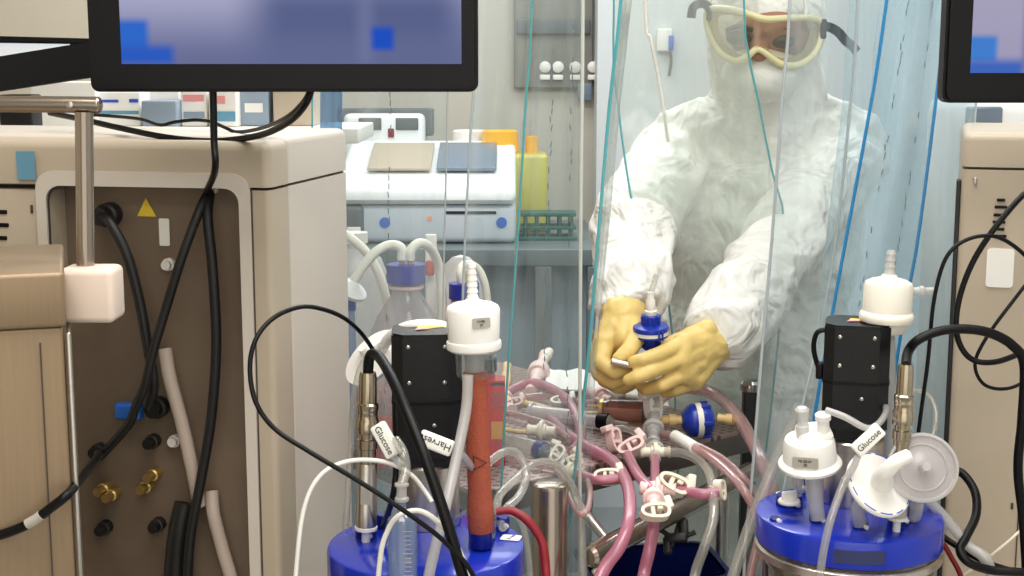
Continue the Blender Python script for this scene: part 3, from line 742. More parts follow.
mb = MB(mm @ Matrix.Rotation(PI / 2, 4, 'X')); mb.ring(rrect(fxr - fxl + .003, fzt - .85 + .003, .021, 6, (fxl + fxr) / 2, zc), rrect(xr - xl - .002, zt_ - .852, .016, 6, (xl + xr) / 2, (zt_ + .85) / 2), -.002, .0012); mb.build('frame_shadow_gap', 'seam', g)
mb = MB(mm); mb.box(((xl + xr) / 2, .042, (zt_ + .80) / 2), (xr - xl, .01, zt_ - .80), 0)
pn = mb.build('recess_panel', 'recess', g)
mb = MB(mm); mb.box(((xl + xr) / 2, .02, .92), (xr - xl - .004, .03, .14), .004); 
# vents, sticker, slot on the front left
for i in range(4):
    q = fx(3, 212 + i * 13); mb2 = MB(mm); mb2.box((q.x - .006, -.0004, q.z), (.022 + .004 * (i % 2), .003, .0045), .001); mb2.build('vent_slot', 'black', g)
q = fx(29, 165); MB(mm).box((q.x, -.0068, q.z), (.021, .0008, .03), .0).build('blue_sticker', 'bluest', g, 'blue square sticker on front')
q = fx(32, 209); MB(mm).box((q.x, -.0006, q.z), (.003, .002, .009), .0008).build('slot', 'seam', g)
q = fx(42, 230); MB(mm).box((q.x, -.0004, q.z + .012), (.0015, .002, .06), 0).build('door_gap', 'seam', g)
q = fx(20, 183); MB(mm).box((q.x - .02, -.0004, q.z), (.1, .002, .002), 0).build('door_gap', 'seam', g)
# panel fittings
def pf(px, py, d=0.0):   # a point on the recess panel, d out of it
    dr = ray(px, py); n = mm.to_3x3() @ Vector((0, 1, 0)); o = mm @ Vector((0, .037, 0)); o.z = 1.2
    t = (o - CAM).dot(n) / dr.dot(n); return CAM + dr * t - n * d
nout = mm.to_3x3() @ Vector((0, -1, 0))
def fitting(px, py, r, h, material, name, parent=pn):
    return MB().lathe([(r, 0), (r, h * .5), (r * .75, h * .55), (r * .75, h), (0, h)], 18, frame(pf(px, py, .0), nout)).build(name, material, parent)
for (x, y) in ((101, 449), (155, 440), (160, 523), (107, 526)): fitting(x, y, .008, .02, 'blackmat', 'socket')
for (x, y) in ((108, 486), (157, 472), (150, 484), (116, 492)): fitting(x, y, .007, .026, 'brass', 'brass_fitting')
for (x, y) in ((170, 264), (213, 188), (176, 440)): fitting(x, y, .007, .012, 'white', 'white_fitting')
fitting(112, 214, .013, .03, 'blackmat', 'round_plug'); fitting(160, 406, .012, .022, 'blackmat', 'round_plug')
MB().prism([(-.011, -.009), (.011, -.009), (0, .011)], 0, .001, frame(pf(147, 208, .001), nout, mm.to_3x3() @ Vector((1, 0, 0)))).build('warning_sticker', 'yellowst', pn, 'yellow warning triangle')
MB().prism(rrect(.012, .03, .002), 0, .001, frame(pf(165, 232, .001), nout, mm.to_3x3() @ Vector((1, 0, 0)))).build('label_sticker', 'paper', pn)
MB().box((0, 0, .006), (.03, .018, .014), .003, frame(pf(135, 408, .008), nout, mm.to_3x3() @ Vector((1, 0, 0)))).build('blue_clamp', 'bluelight', pn)
def pcab(name, label, pts, r, material):
    return cable(name, label, 'cable', [pf(x, y, d) for (x, y, d) in pts], r, material)
pcab('panel_hose', 'black hose curving down from the round plug in the brown panel', [(114, 214, .028), (128, 220, .04), (146, 250, .045), (158, 295, .045), (167, 345, .045), (172, 375, .045), (160, 402, .03)], .0055, 'blackmat')
pcab('panel_hose', 'black hose crossing the brown panel from top right to centre', [(214, 190, .012), (212, 205, .03), (200, 250, .045), (186, 300, .05), (176, 340, .056), (168, 375, .058), (156, 396, .05), (146, 414, .04), (130, 432, .035), (112, 450, .03)], .005, 'blackmat')
pcab('panel_hose', 'black hose dropping down right side of the brown panel', [(215, 192, .014), (219, 215, .03), (226, 270, .035), (229, 340, .035), (224, 410, .035), (214, 470, .035), (203, 530, .035), (198, 600, .03), (196, 700, .03)], .0055, 'blackmat')
pcab('panel_hose', 'pale hose slanting through the middle of the brown panel', [(173, 345, .02), (180, 375, .025), (192, 420, .025), (201, 460, .025), (207, 500, .02)], .0075, 'hosegrey')
pcab('panel_hose', 'short pale hose at the lower right of the brown panel', [(216, 488, .012), (221, 510, .02), (230, 545, .02), (240, 580, .02), (250, 640, .02)], .0075, 'hosegrey')
pcab('panel_hose', 'thick dark hose at the bottom of the brown panel', [(190, 500, .012), (186, 530, .02), (182, 575, .02), (180, 650, .02)], .012, 'blackmat')
cable('mains_cable', 'black cable with grey tape sweeping low across the steel cabinet', 'cable',
      [P(-30, 541, 1.135), P(0, 535, 1.14), P(28, 524, 1.14), P(52, 507, 1.14), P(68, 494, 1.142), P(80, 480, 1.21), P(90, 467, 1.30), P(98, 456, 1.39), pf(102, 450, .01)], .0042, 'black')
o = bpy.data.objects['mains_cable']; WORLD[o.name] = Vector(o.location)
MB().tube([P(27, 524.5, 1.1385), P(35, 520, 1.1385), P(41, 515.5, 1.1385)], .0046, 10, 3).build('tape_wrap', 'printgrey', o, 'grey tape round the cable')

# ================================================================== stainless frame, front left
g = thing('steel_cabinet', 'tan stainless cabinet with flat top beside the cream control unit', 'cabinet', (-.52, 1.25, BZ))
fr = PZ(64, 272, 1.38); ca = math.radians(17.5)
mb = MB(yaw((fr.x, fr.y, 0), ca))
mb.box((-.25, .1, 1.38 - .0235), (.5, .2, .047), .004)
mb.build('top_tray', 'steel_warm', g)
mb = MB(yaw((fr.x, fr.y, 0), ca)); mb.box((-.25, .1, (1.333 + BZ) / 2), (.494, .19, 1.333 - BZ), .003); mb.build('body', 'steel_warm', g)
mb = MB(yaw((fr.x, fr.y, 0), ca)); mb.box((-.022, .004, 1.04), (.0012, .002, .56)); mb.build('door_gap', 'seam', g)
mb = MB(yaw((fr.x, fr.y, 0), ca)); mb.box((.001, .03, 1.04), (.004, .05, .575), .0015); mb.build('edge_strip', 'steel', g)

fy = 1.22
pv = P(84, 112, fy); pvb = P(86, 296, fy)
g = thing('steel_rail_frame', 'stainless tube rail with upright standing at the far left', 'rail', (pv.x, fy, BZ))
MB().tube([P(-120, 103, fy), P(0, 104, fy), P(70, 104.5, fy), P(98, 105, fy)], .0072, 18, 4).build('top_tube', 'railmetal', g)
MB().ball(P(98, 105, fy), (.004, .0072, .0072)).build('end_cap', 'railmetal', g)
MB().cyl(pvb, pv, .0078, seg=20).build('upright', 'railmetal', g)
mb = MB(); mb.lathe([(.003, 0), (.003, .002), (0, .003)], 10, frame(P(70, 105, fy - .0065), (0, -1, 0))); mb.build('screw', 'steel', g)
mb = MB(); M['blockpink'] = mat('pale_block', (226, 206, 192), .45); c = P(92, 293, fy - .004); mb.box(c, (.048, .04, .048), .006, seg=4); mb.build('clamp_block', 'blockpink', g, 'pale pinkish clamp block')

# ================================================================== monitors
def monitor(x0, x1, y1, Y, hgt, label, scr, boxes, ba, bb, rot=0, name='touch_monitor'):
    pl_, pr_ = P(x0, y1, Y), P(x1, y1, Y); zb = pl_.z; w = pr_.x - pl_.x
    g = thing(name, label, 'monitor', ((pl_.x + pr_.x) / 2, Y, zb), 'black touch monitors hanging from above')
    m = Matrix.Translation(((pl_.x + pr_.x) / 2, Y, zb))
    mb = MB(m @ Matrix.Rotation(PI / 2, 4, 'X'))
    mb.prism(rrect(w, hgt, .008, 6, 0, hgt / 2), -.020, -.004)
    mb.prism(rrect(w - .006, hgt - .006, .007, 6, 0, hgt / 2), -.004, 0)
    mb.build('bezel', 'black', g)
    sx0, sx1, sz0, sz1 = scr
    a = P(sx0, sz1, Y); bq = P(sx1, sz0, Y)
    bl = [(P(p[0], p[3], Y).x - g.location.x, P(p[1], p[3], Y).x - g.location.x, P(512, p[3], Y).z - zb, P(512, p[2], Y).z - zb, p[4], p[5]) for p in boxes]
    z0 = a.z - zb; M[label] = screen_mat('lit_screen', ba, bb, z0, z0 + .075, bl, 1.0)
    mb = MB(); mb.box(((a.x + bq.x) / 2, Y - .0006, (a.z + zb + hgt - .02) / 2), (bq.x - a.x, .0008, zb + hgt - .02 - a.z)); mb.build('screen', M[label], g)
    mb = MB(m); mb.box((0, .045, hgt * .5), (.1, .03, .1), .004); mb.box((0, .06, 1.2 * hgt), (.03, .02, .2), .003); mb.box((0, .07, (hgt + H - zb) / 2 + .05), (.04, .03, H - zb - hgt + .1 - .002), .004)
    mb.build('ceiling_arm', 'blackmat', g)
    return g
MLY = 1.3
monitor(90, 478, 92, MLY, .27, 'wide black monitor with lavender screen hanging above the left machine', (122, 461, -40, 64),
        [(255, 465, -20, 56, (96, 106, 150), .03), (360, 372, -40, 64, (120, 128, 170), .01), (110, 149, 20, 52, (52, 112, 214), .005), (110, 174, 46, 64, (48, 98, 206), .006), (372, 394, 27, 50, (36, 86, 204), .0045)], (184, 184, 216), (112, 118, 160))
monitor(943, 1180, 103, 1.35, .27, 'black monitor cropped at the frame edge above the right cream machine', (970, 1160, -40, 73),
        [(900, 996, 36, 62, (72, 136, 220), .004), (900, 1200, 60, 80, (70, 110, 200), .006), (1020, 1200, -60, 90, (120, 130, 180), .004)], (178, 172, 200), (170, 166, 196))
cable('monitor_cable', 'black cable hanging straight down from the wide monitor to cream machine', 'cable',
      [P(213, 84, MLY + .015), P(213.5, 110, MLY + .015), P(214, 140, MLY + .015), P(215, 170, MLY + .02), pf(214, 190, .02)], .0034, 'black')
cable('monitor_cable', 'black cable swooping from wide monitor across the cream machine top', 'cable',
      [P(313, 84, MLY + .02), P(306, 103, MLY + .02), P(290, 121, MLY + .06), P(264, 134, MLY + .13), P(235, 139.5, MLY + .17), P(205, 141, MLY + .19), P(165, 137, MLY + .2), P(120, 128, MLY + .24), P(85, 120, MLY + .28), P(50, 113, MLY + .34)], .0034, 'black')
cable('monitor_cable', 'thin black cable waving along the back of cream machine top', 'cable',
      [P(311, 88, MLY + .03), P(302, 103, MLY + .04), P(285, 118, MLY + .1), P(262, 128, MLY + .2), P(238, 132, MLY + .28), P(226, 128, MLY + .3), P(212, 122, MLY + .32), P(195, 120, MLY + .34), P(175, 122, MLY + .35), P(160, 125, MLY + .36), P(140, 119, MLY + .4), P(110, 116, MLY + .45), P(80, 114, MLY + .5)], .0021, 'black')

# ================================================================== right cream machine
RA = math.radians(-17)
rc = P(962, 168, 1.62); RC = Vector((rc.x, 1.62, BZ))
mr = yaw((RC.x, RC.y, 0), RA)
g = thing('controller_unit', 'cream control unit with slotted vents at the right frame edge', 'machine', RC)
rs = P(975, 168, 1.62).z; rt = P(990, 132, 1.62).z
MB(mr).slab(.25, .15, .5, .3, .008, BZ + .001, rs - .0015).build('body', 'cream', g)
MB(mr).slab(.25, .15, .5, .3, .010, rs + .0015, rt, .010).build('top_cover', 'cream', g)
MB(mr).box((.25, .15, rs), (.492, .292, .02)).build('seam_gap', 'seam', g)
MB(mr).box((-.0025, .02, (BZ + rs) / 2), (.005, .03, rs - BZ - .03), .001).build('side_gap', 'blackmat', g)  # black strip standing in for the dark gap down the left edge
def rf(px, py):
    dr = ray(px, py); n = mr.to_3x3() @ Vector((0, 1, 0)); o = Vector((RC.x, RC.y, 1.3)); t = (o - CAM).dot(n) / dr.dot(n); return mr.inverted() @ (CAM + dr * t)
for i, (x, y) in enumerate(((1001, 200), (1001, 207), (1000, 215), (999, 222), (998, 229), (1000, 236))):
    q = rf(x, y); MB(mr).box((q.x, -.0004, q.z), (.014 if i else .009, .003, .0034), .0008).build('vent_slot', 'black', g)
q = rf(975, 181); MB(mr).box((q.x, -.001, q.z), (.003, .004, .009), .0008).build('latch', 'steel', g)
q = rf(1000, 268); MB(mr).prism(rrect(.030, .045, .004), 0, .0015, Matrix.Translation((q.x, 0, q.z)) @ Matrix.Rotation(PI / 2, 4, 'X')).build('white_label', 'paper', g)
q = rf(1012, 506); MB(mr).box((q.x, -.0006, q.z), (.003, .002, .008), .0008).build('slot', 'seam', g)
q = rf(1018, 520); MB(mr).box((q.x, -.0004, q.z - .1), (.0015, .002, .24)).build('door_gap', 'seam', g)

# ================================================================== steel trolley with perforated top
t0 = T(478, 493); t1 = T(752, 428)
ta = math.atan2(t1.y - t0.y, t1.x - t0.x); W_ = (t1 - t0).length; D_ = .62
mt = yaw((t0.x, t0.y, 0), ta)
g = TROLLEY = thing('steel_trolley', 'stainless trolley with perforated top full of pink tubing in front of the person', 'trolley', mt @ Vector((W_ / 2, D_ / 2, 0)))
MB(mt).box((W_ / 2, D_ / 2, TZ - .004), (W_, D_, .008), .002).build('perforated_top', 'perf', g)
M['lip'] = mat('trolley_lip_steel', (104, 96, 92), .38, metal=.7)
for (c_, s_) in (((W_ / 2, .006, TZ - .02), (W_, .012, .032)), ((W_ / 2, D_ - .006, TZ - .02), (W_, .012, .032)), ((.006, D_ / 2, TZ - .02), (.012, D_ - .03, .032)), ((W_ - .006, D_ / 2, TZ - .02), (.012, D_ - .03, .032))):
    MB(mt).box(c_, s_, .002).build('side_lip', 'lip', g)
for (x, y) in ((.03, .03), (W_ - .03, .03), (.03, D_ - .03), (W_ - .03, D_ - .03)):
    p = mt @ Vector((x, y, 0)); MB().cyl((p.x, p.y, .06), (p.x, p.y, TZ - .01), .012, seg=20).build('post', 'steel', g)
    mb = MB(); mb.lathe([(.03, -.011), (.034, -.008), (.034, .008), (.03, .011)], 24, frame((p.x, p.y, .034), (1, 0, 0))); mb.build('caster', 'blackmat', g)
MB(mt).box((W_ / 2, D_ / 2, .26), (W_ - .02, D_ - .02, .02), .003).build('lower_shelf', 'steel', g)
ra, rb = P(588, 557, 1.655), P(752, 471, 1.97)
MB().cyl(ra, rb, .0145, seg=24, bev=.004).build('push_handle', 'railmetal', g, 'round steel push rail')
for t in (.12, .9):
    p = ra.lerp(rb, t); q = p + (mt.to_3x3() @ Vector((0, 1, 0))) * .07; MB().cyl(p, (q.x, q.y, TZ - .025), .007, seg=12).build('handle_bracket', 'steel', g)
# stand-alone chrome post at the near corner
pp = P(550, 482, 1.605)
g = thing('chrome_post', 'chrome cylinder post with domed top near the red heater cable', 'post', (pp.x, 1.605, 0))
MB().lathe([(.0225, .012), (.0225, pp.z - .006), (.021, pp.z - .002), (.015, pp.z + .001), (0, pp.z + .002)], 32, Matrix.Translation((pp.x, 1.605, 0))).build('shaft', 'railmetal', g)
MB().lathe([(.05, 0), (.05, .008), (.024, .014), (0, .014)], 32, Matrix.Translation((pp.x, 1.605, 0))).build('foot', 'steel', g)
pq = P(752, 384, 2.06)
g = thing('dark_stand', 'dark square stand with silver cap at right end of the trolley', 'stand', (pq.x, 2.06, 0))
MB().box((pq.x, 2.075, (pq.z - .012) / 2), (.022, .022, pq.z - .014), .003).build('column', 'blackmat', g)
MB().lathe([(.014, 0), (.0155, .003), (.0155, .012), (.012, .016), (0, .017)], 20, Matrix.Translation((pq.x, 2.075, pq.z - .014))).build('cap', 'chrome', g)
MB().box((pq.x, 2.075, .01), (.12, .12, .016), .004).build('foot', 'blackmat', g)
# clamp hanging under the rail
c = P(676, 538, 1.80)
g = thing('black_boss_clamp', 'small black screw clamp hanging under the steel push rail', 'clamp', c)
mb = MB(frame(c, (-.3, -.8, .5))); mb.box((0, 0, 0), (.03, .012, .014), .002); mb.box((.012, .012, 0), (.010, .026, .012), .002); mb.box((-.012, -.010, 0), (.010, .022, .012), .002); mb.build('body', 'blackmat', g)
MB().tube([c + Vector((-.022, 0, .012)), c, c + Vector((.026, 0, .008))], .0035, 8, 2).build('screw', 'blackmat', g)
MB().tube([c, c + Vector((-.012, -.004, -.02))], .003, 8, 1).build('thumb_lever', 'blackmat', g)
rail_pt = ra.lerp(rb, .55); MB().tube([c + Vector((0, 0, .004)), rail_pt], .004, 8, 1).build('hook', 'blackmat', g)
# blue tub
tc = P(648, 590, 1.86)
g = thing('blue_tub', 'dark blue plastic tub under the trolley rail', 'tub', (tc.x, 1.9, tc.z - .1))
mtb = yaw((tc.x + .01, 1.92, tc.z - .1), math.radians(8))
MB(mtb).ring(rrect(.19, .14, .02), rrect(.183, .133, .018), 0, .12).build('wall', 'tub', g)
MB(mtb).prism(rrect(.185, .135, .018), 0, .004).build('bottom', 'tub', g)
MB(mtb).ring(rrect(.205, .155, .024), rrect(.183, .133, .018), .115, .12).build('rim', 'tub', g)
shelf_z = tc.z - .1
MB(yaw((tc.x + .01, 1.92, shelf_z - .008), math.radians(8))).box((0, 0, 0), (.26, .2, .012), .002).build('tub_bracket', 'steel', TROLLEY)
MB().cyl((tc.x + .01, 1.92, 0.27), (tc.x + .01, 1.92, shelf_z - .012), .014).build('bracket_column', 'steel', TROLLEY)
# ------------------------------------------------------------------ small plastic fittings on the trolley
def pinch_clamp(c, d, up, s, label, material='clampc', tab=True):
    """d: normal of the loop; up: long axis"""
    g = thing('pinch_clamp', label, 'clamp', c, 'plastic pinch clamps on the trolley tubing')
    m = frame(c, d, up) @ Matrix.Scale(s, 4)
    o, i = [], []
    for k in range(28):
        a = 2 * PI * k / 28; x, y = math.cos(a), math.sin(a)
        rx = .018 * (abs(x) ** .75) * (1 if x > 0 else -1); ry = .0095 * (abs(y) ** .8) * (1 if y > 0 else -1) * (1 + .18 * x)
        o.append((rx, ry)); i.append((rx * .78, ry * .62))
    MB().ring(o, i, -.0075, .0075, m).build('loop', material, g)
    mb = MB(); mb.box((-.003, 0, 0), (.005, .016, .012), .001, m); mb.box((.006, .004, 0), (.007, .005, .012), .001, m); mb.build('jaw', material, g)
    if tab: MB().box((.019, .006, 0), (.009, .016, .014), .0018, m @ Matrix.Rotation(.25, 4, 'Z')).build('tab', material, g)
    return g
def connector(a, b, r, label, material='clampc', flange=True, group='plastic tube connectors on the trolley', parts=None):
    a, b = Vector(a), Vector(b); Lh = (b - a).length
    g = thing('tube_connector', label, 'connector', a, group)
    m = frame(a, b - a)
    MB().lathe([(r * .7, 0), (r * .85, Lh * .04), (r * .7, Lh * .12), (r * .7, Lh * .34), (r * .95, Lh * .36), (r * .95, Lh * .66), (r * .7, Lh * .68), (r * .7, Lh * .9), (r * .85, Lh), (0, Lh)], 20, m).build('barrel', material, g)
    if flange: MB().lathe([(r * 1.35, Lh * .44), (r * 1.45, Lh * .47), (r * 1.45, Lh * .55), (r * 1.35, Lh * .58)], 24, m).build('collar', material, g)
    return g
def tubeT(name, label, pts, r, material, cat='tube', group=None): return cable(name, label, cat, [T(*p) for p in pts], r, material, group)

# tubes
tubeT('pink_tube', 'thick pink tube bending over the rear left of the trolley', [(500, 400, .01), (515, 388, .014), (535, 383, .022), (556, 391, .028), (570, 404, .026), (579, 424, .014), (581, 440, .009), (572, 452, .008)], .0075, 'pink')
tubeT('pink_tube', 'long pink tube curving over the trolley front edge and hanging down', [(540, 408, .008), (556, 424, .008), (570, 436, .009), (590, 448, .010), (607, 457, .012), (621, 471, .016), (629, 492, .012), (629, 520, 0), (620, 546, -.02), (606, 566, -.04), (596, 590, -.06), (590, 640, -.1)], .0078, 'pink')
tubeT('pink_tube', 'wide pink tube arching right behind the blue inline filter', [(655, 404, .03), (668, 393, .035), (690, 388, .04), (714, 394, .04), (734, 412, .036), (748, 434, .028), (762, 462, .01), (772, 492, -.02), (774, 520, -.06), (770, 560, -.1)], .0095, 'pinkclear')
tubeT('pink_tube', 'pale tube from the white sleeve sagging right past the dark stand', [(650, 432, .02), (672, 436, .026), (686, 444, .028), (704, 453, .028), (726, 470, .02), (745, 492, .005), (758, 520, -.03), (764, 560, -.08)], .0058, 'pinkclear')
tubeT('pink_tube', 'pale thin tube running beside the white sleeve towards the right', [(700, 446, .03), (722, 458, .024), (742, 476, .01), (760, 500, -.02), (772, 540, -.06)], .0042, 'pinkclear')
tubeT('clear_tube', 'grey clear tube arching from the cross fitting to ring clamp', [(664, 452, .016), (682, 453, .02), (698, 460, .022), (709, 474, .02), (713, 494, .012), (713, 520, -.01), (704, 548, -.04), (694, 580, -.08), (690, 640, -.12)], .0062, 'clearpl')
tubeT('pink_tube', 'short pink tube below the manifold dropping past the steel rail', [(655, 512, .004), (653, 530, -.02), (649, 552, -.04), (643, 580, -.07), (638, 640, -.1)], .0075, 'pink')
tubeT('pink_tube', 'pink tube joining the manifold to the ring clamp', [(676, 490, .012), (690, 492, .012), (704, 494, .012), (718, 492, .014)], .0065, 'pink')
tubeT('pink_tube', 'short pink riser between cross fitting and manifold', [(655, 458, .016), (655, 470, .016), (655, 486, .014)], .0062, 'pink')
tubeT('pink_tube', 'short pink branch from pinkish clamp to the manifold', [(628, 455, .018), (634, 468, .02), (642, 480, .018), (652, 490, .014)], .0068, 'pink')
tubeT('clear_tube', 'clear narrow tube hanging in a U over trolley front edge', [(556, 468, .004), (563, 480, .01), (572, 502, .004), (580, 514, 0), (588, 508, .002), (590, 490, .008), (586, 474, .008)], .004, 'pinkclear')
tubeT('pink_tube', 'short pink stub joining two cream clamps on trolley front', [(578, 474, .008), (590, 478, .01), (602, 480, .01), (622, 478, .012)], .0065, 'pink')
cable('clear_loop_tube', 'glossy clear tube looping out from the orange column to the left lid', 'tube',
      [P(488, 463, 1.46), P(502, 453, 1.48), P(514, 452, 1.5), P(523, 462, 1.5), P(526, 478, 1.49), P(519, 496, 1.46), P(507, 508, 1.43), P(500, 520, 1.41), L(503, 527, .01)], .0048, 'clearpl')
cable('clear_loop_tube', 'long clear tube arching from left lid towards the trolley front', 'tube',
      [L(496, 512, .004), P(500, 495, 1.46), P(518, 477, 1.5), P(532, 465, 1.53), P(546, 462, 1.56), P(560, 468, 1.59), P(572, 487, 1.61), P(579, 508, 1.62), P(582, 540, 1.62), P(584, 620, 1.6)], .0048, 'clearpl')
cable('clear_loop_tube', 'thin clear tube hanging in front of the chrome post', 'tube', [P(507, 512, 1.5), P(520, 520, 1.5), P(527, 545, 1.5), P(531, 590, 1.5), P(533, 660, 1.5)], .0035, 'clearpl')
cable('thin_clear_line', 'thin clear line beside the orange column on its left', 'tube', [P(459, 440, lcy - .02), P(466, 455, lcy - .01), P(472, 480, lcy), P(474, 505, lcy + .01), L(455, 518, .01)], .0022, 'clearpl')
tubeT('amber_tube', 'amber tube lying across the rear of perforated top', [(492, 398, .012), (515, 402, .012), (535, 406, .012), (552, 411, .01)], .0058, 'amber')
tubeT('amber_tube', 'thin amber tube left of the white coupling on perforated top', [(488, 428, .008), (505, 430, .008), (520, 432, .008), (535, 432, .008)], .0036, 'amber')

tubeT('pink_tube', 'pale pink thin tube crossing the middle of perforated top', [(488, 412, .008), (512, 414, .010), (536, 420, .012), (556, 428, .012), (570, 440, .010)], .005, 'pinkclear')
tubeT('pink_tube', 'pale pink tube running behind the white syringe barrel', [(520, 398, .008), (552, 396, .014), (584, 404, .016), (604, 398, .014)], .006, 'pinkclear')
tubeT('clear_tube', 'clear tube joining the upright pinkish clamp to cross fitting', [(606, 432, .014), (622, 428, .02), (640, 436, .02), (652, 448, .018)], .0048, 'clearpl')
tubeT('pink_tube', 'pale pink bag-end tube in front of lying clear syringe', [(500, 455, .006), (524, 462, .008), (548, 466, .008), (562, 470, .008)], .0056, 'pinkclear')
# clamps
pinch_clamp(T(514, 404, .012), (-.2, -.6, .8), (1, 0, .2), .85, 'pinkish pinch clamp lying beside the amber connector', 'clampp')
pinch_clamp(T(556, 455, .012), (.2, -.7, .7), (.5, 0, .9), .85, 'upright cream clamp left of the teal strip edge at tray front')
connector(T(596, 402, .016), T(622, 394, .018), .009, 'white elbow connector below the fist behind gold pins', 'white')
pinch_clamp(T(607, 477, .012), (0, -.75, .65), (1, 0, 0), .98, 'cream pinch clamp at the trolley front edge left of pink hanging tube')
pinch_clamp(T(570, 464, .012), (.3, -.75, .65), (.8, 0, .5), .95, 'cream pinch clamp behind the teal strip edge')
pinch_clamp(T(632, 447, .022), (-.3, -.7, .65), (.85, 0, .45), 1.05, 'pinkish pinch clamp just above the long pink tube', 'clampp')
pinch_clamp(T(614, 440, .018), (.6, -.7, .4), (.2, 0, 1), .95, 'pinkish upright clamp beside the brown tinted chamber', 'clampp')
pinch_clamp(T(673, 484, .02), (.2, -.8, .55), (.8, 0, -.45), 1.15, 'cream pinch clamp on the manifold left of pink tube to ring clamp')
pinch_clamp(T(655, 512, .012), (.1, -.75, .65), (1, 0, .1), 1.0, 'cream pinch clamp below manifold above the steel rail')
pinch_clamp(T(651, 402, .05) + Vector((0, -.03, 0)), (.5, -.85, .1), (.05, 0, 1), 1.15, 'white upright pinch clamp right under the gloved hands', 'white')
pinch_clamp(T(720, 490, .014), (.8, -.6, .2), (.1, 0, 1), .72, 'small cream ring clamp at end of pink tube on the rail', tab=False)
pinch_clamp(T(562, 402, .02), (-.2, -.5, .85), (1, 0, -.25), .95, 'white oval clamp ring behind the big syringe', 'white')
pinch_clamp(P(600, 570, 1.66), (.3, -.9, .3), (1, 0, .3), .55, 'small cream ring clamp on hanging pink tube at bottom edge', tab=False)
# connectors
connector(T(531, 392, .01), T(545, 355, .02), .013, 'upright pale pink connector at the trolley rear', 'clampp')
connector(T(543, 362, .02), T(549, 352, .02), .010, 'cream screw cap on top of pink connector at trolley rear', 'clampc', False)
connector(T(504, 396, .006), T(507, 366, .01), .010, 'amber upright connector beside the red bottle', 'amber', False)
connector(T(527, 430, .01), T(556, 432, .01), .011, 'white coupling lying left of the strip edge on perforated top', 'clampc')
connector(T(653, 442, .02), T(654, 416, .04), .0105, 'milky upright connector below the white clamp', 'milky')
connector(T(655, 460, .014), T(655, 440, .02), .009, 'milky cross fitting stem above the pink riser', 'milky')
connector(T(640, 452, .016), T(670, 452, .016), .0095, 'cream cross fitting arm at centre of tubing manifold', 'clampc')
connector(T(640, 488, .014), T(676, 490, .014), .0105, 'pinkish manifold body under the pink riser', 'clampp')
connector(T(652, 486, .014), T(655, 512, .008), .0095, 'pinkish manifold outlet pointing to the steel rail', 'clampp')
connector(T(496, 388, .008), T(512, 410, .008), .010, 'pale pink elbow lying beside the red bottle', 'clampp')
connector(T(718, 418, .03), T(742, 421, .03), .0085, 'amber connector right of the blue inline filter', 'amber', False)
connector(T(660, 420, .03), T(684, 420, .03), .0095, 'amber connector left of the blue inline filter', 'amber', False)
connector(T(588, 392, .02), T(612, 402, .02), .0105, 'cream connector behind the brown chamber under the gloves', 'clampp')
connector(T(556, 470, .006), T(584, 474, .006), .009, 'cream connector at front edge of the perforated top', 'clampc')
connector(T(600, 392, .01), T(640, 398, .012), .008, 'pale connector lying on the white cloth behind chamber', 'white', False)
# white sleeve on tube
a, b2 = T(675, 436, .027), T(695, 448, .029)
o = MB().cyl(a, b2, .0085, seg=16, bev=.001).build('tube_sleeve', 'paper'); tag(o, 'white paper sleeve wrapped on the pale tube right of cross fitting', 'sleeve')
# blue inline filter lying on its side
fc = T(698, 420, .03); d = Vector((1, .1, .06))
g = thing('inline_filter', 'blue inline filter with cream band lying on the trolley right side', 'filter', fc)
m = frame(fc, d)
MB().lathe([(.008, -.024), (.012, -.023), (.021, -.016), (.0245, -.011), (.0245, -.004), (0, -.004)], 12, m).build('half_shell', 'bluefil', g)
MB().lathe([(0, .004), (.0245, .004), (.0245, .012), (.02, .018), (.011, .023), (.008, .024), (0, .024)], 12, m).build('half_shell', 'bluefil', g)
MB().lathe([(.0215, -.0045), (.025, -.004), (.025, .004), (.0215, .0045)], 32, m).build('band', 'whitewarm', g)
mb = MB()
for k in range(6):
    a = 2 * PI * k / 6; mb.box((.0245 * math.cos(a), .0245 * math.sin(a), .010), (.004, .006, .014), .001, m @ Matrix.Rotation(0, 4, 'Z'))
mb.build('rib', 'bluefil', g)
# syringes
def lay_syringe(a, b, r, label, barrel, seal):
    a, b = Vector(a), Vector(b); Lh = (b - a).length; m = frame(a, b - a)
    g = thing('lying_syringe', label, 'syringe', a)
    MB().lathe([(r, 0), (r, Lh * .8), (r * .8, Lh * .82), (r * .3, Lh * .86), (r * .25, Lh), (0, Lh)], 22, m).build('barrel', barrel, g)
    MB().lathe([(r * 1.25, -.002), (r * 1.25, .002), (r, .003)], 22, m).build('flange', barrel, g)
    MB().lathe([(r * 1.02, Lh * .70), (r * 1.05, Lh * .71), (r * 1.05, Lh * .8), (r * .6, Lh * .83)], 22, m).build('tip_collar', seal, g)
    return g, m, Lh
g, m, Lh = lay_syringe(T(532, 412, .012), T(628, 424, .014), .0115, 'white-barrelled syringe with black collar lying by the brown chamber', 'syrwhite', 'black')
text('50 ml', .012, m @ Matrix.Translation((-.002, -.0, Lh * .45)) @ Matrix.Rotation(-PI / 2, 4, 'Y') @ Matrix.Rotation(PI / 2, 4, 'Z') @ Matrix.Translation((0, 0, .0122)) if False else frame(T(568, 416, .026), (0, -.8, .6), (1, .05, -.02)), 'printgrey', g)
lay_syringe(T(496, 438, .012), T(556, 455, .012), .0125, 'large clear syringe with dark collar at the perforated top front', 'clearpl', 'bluedark')
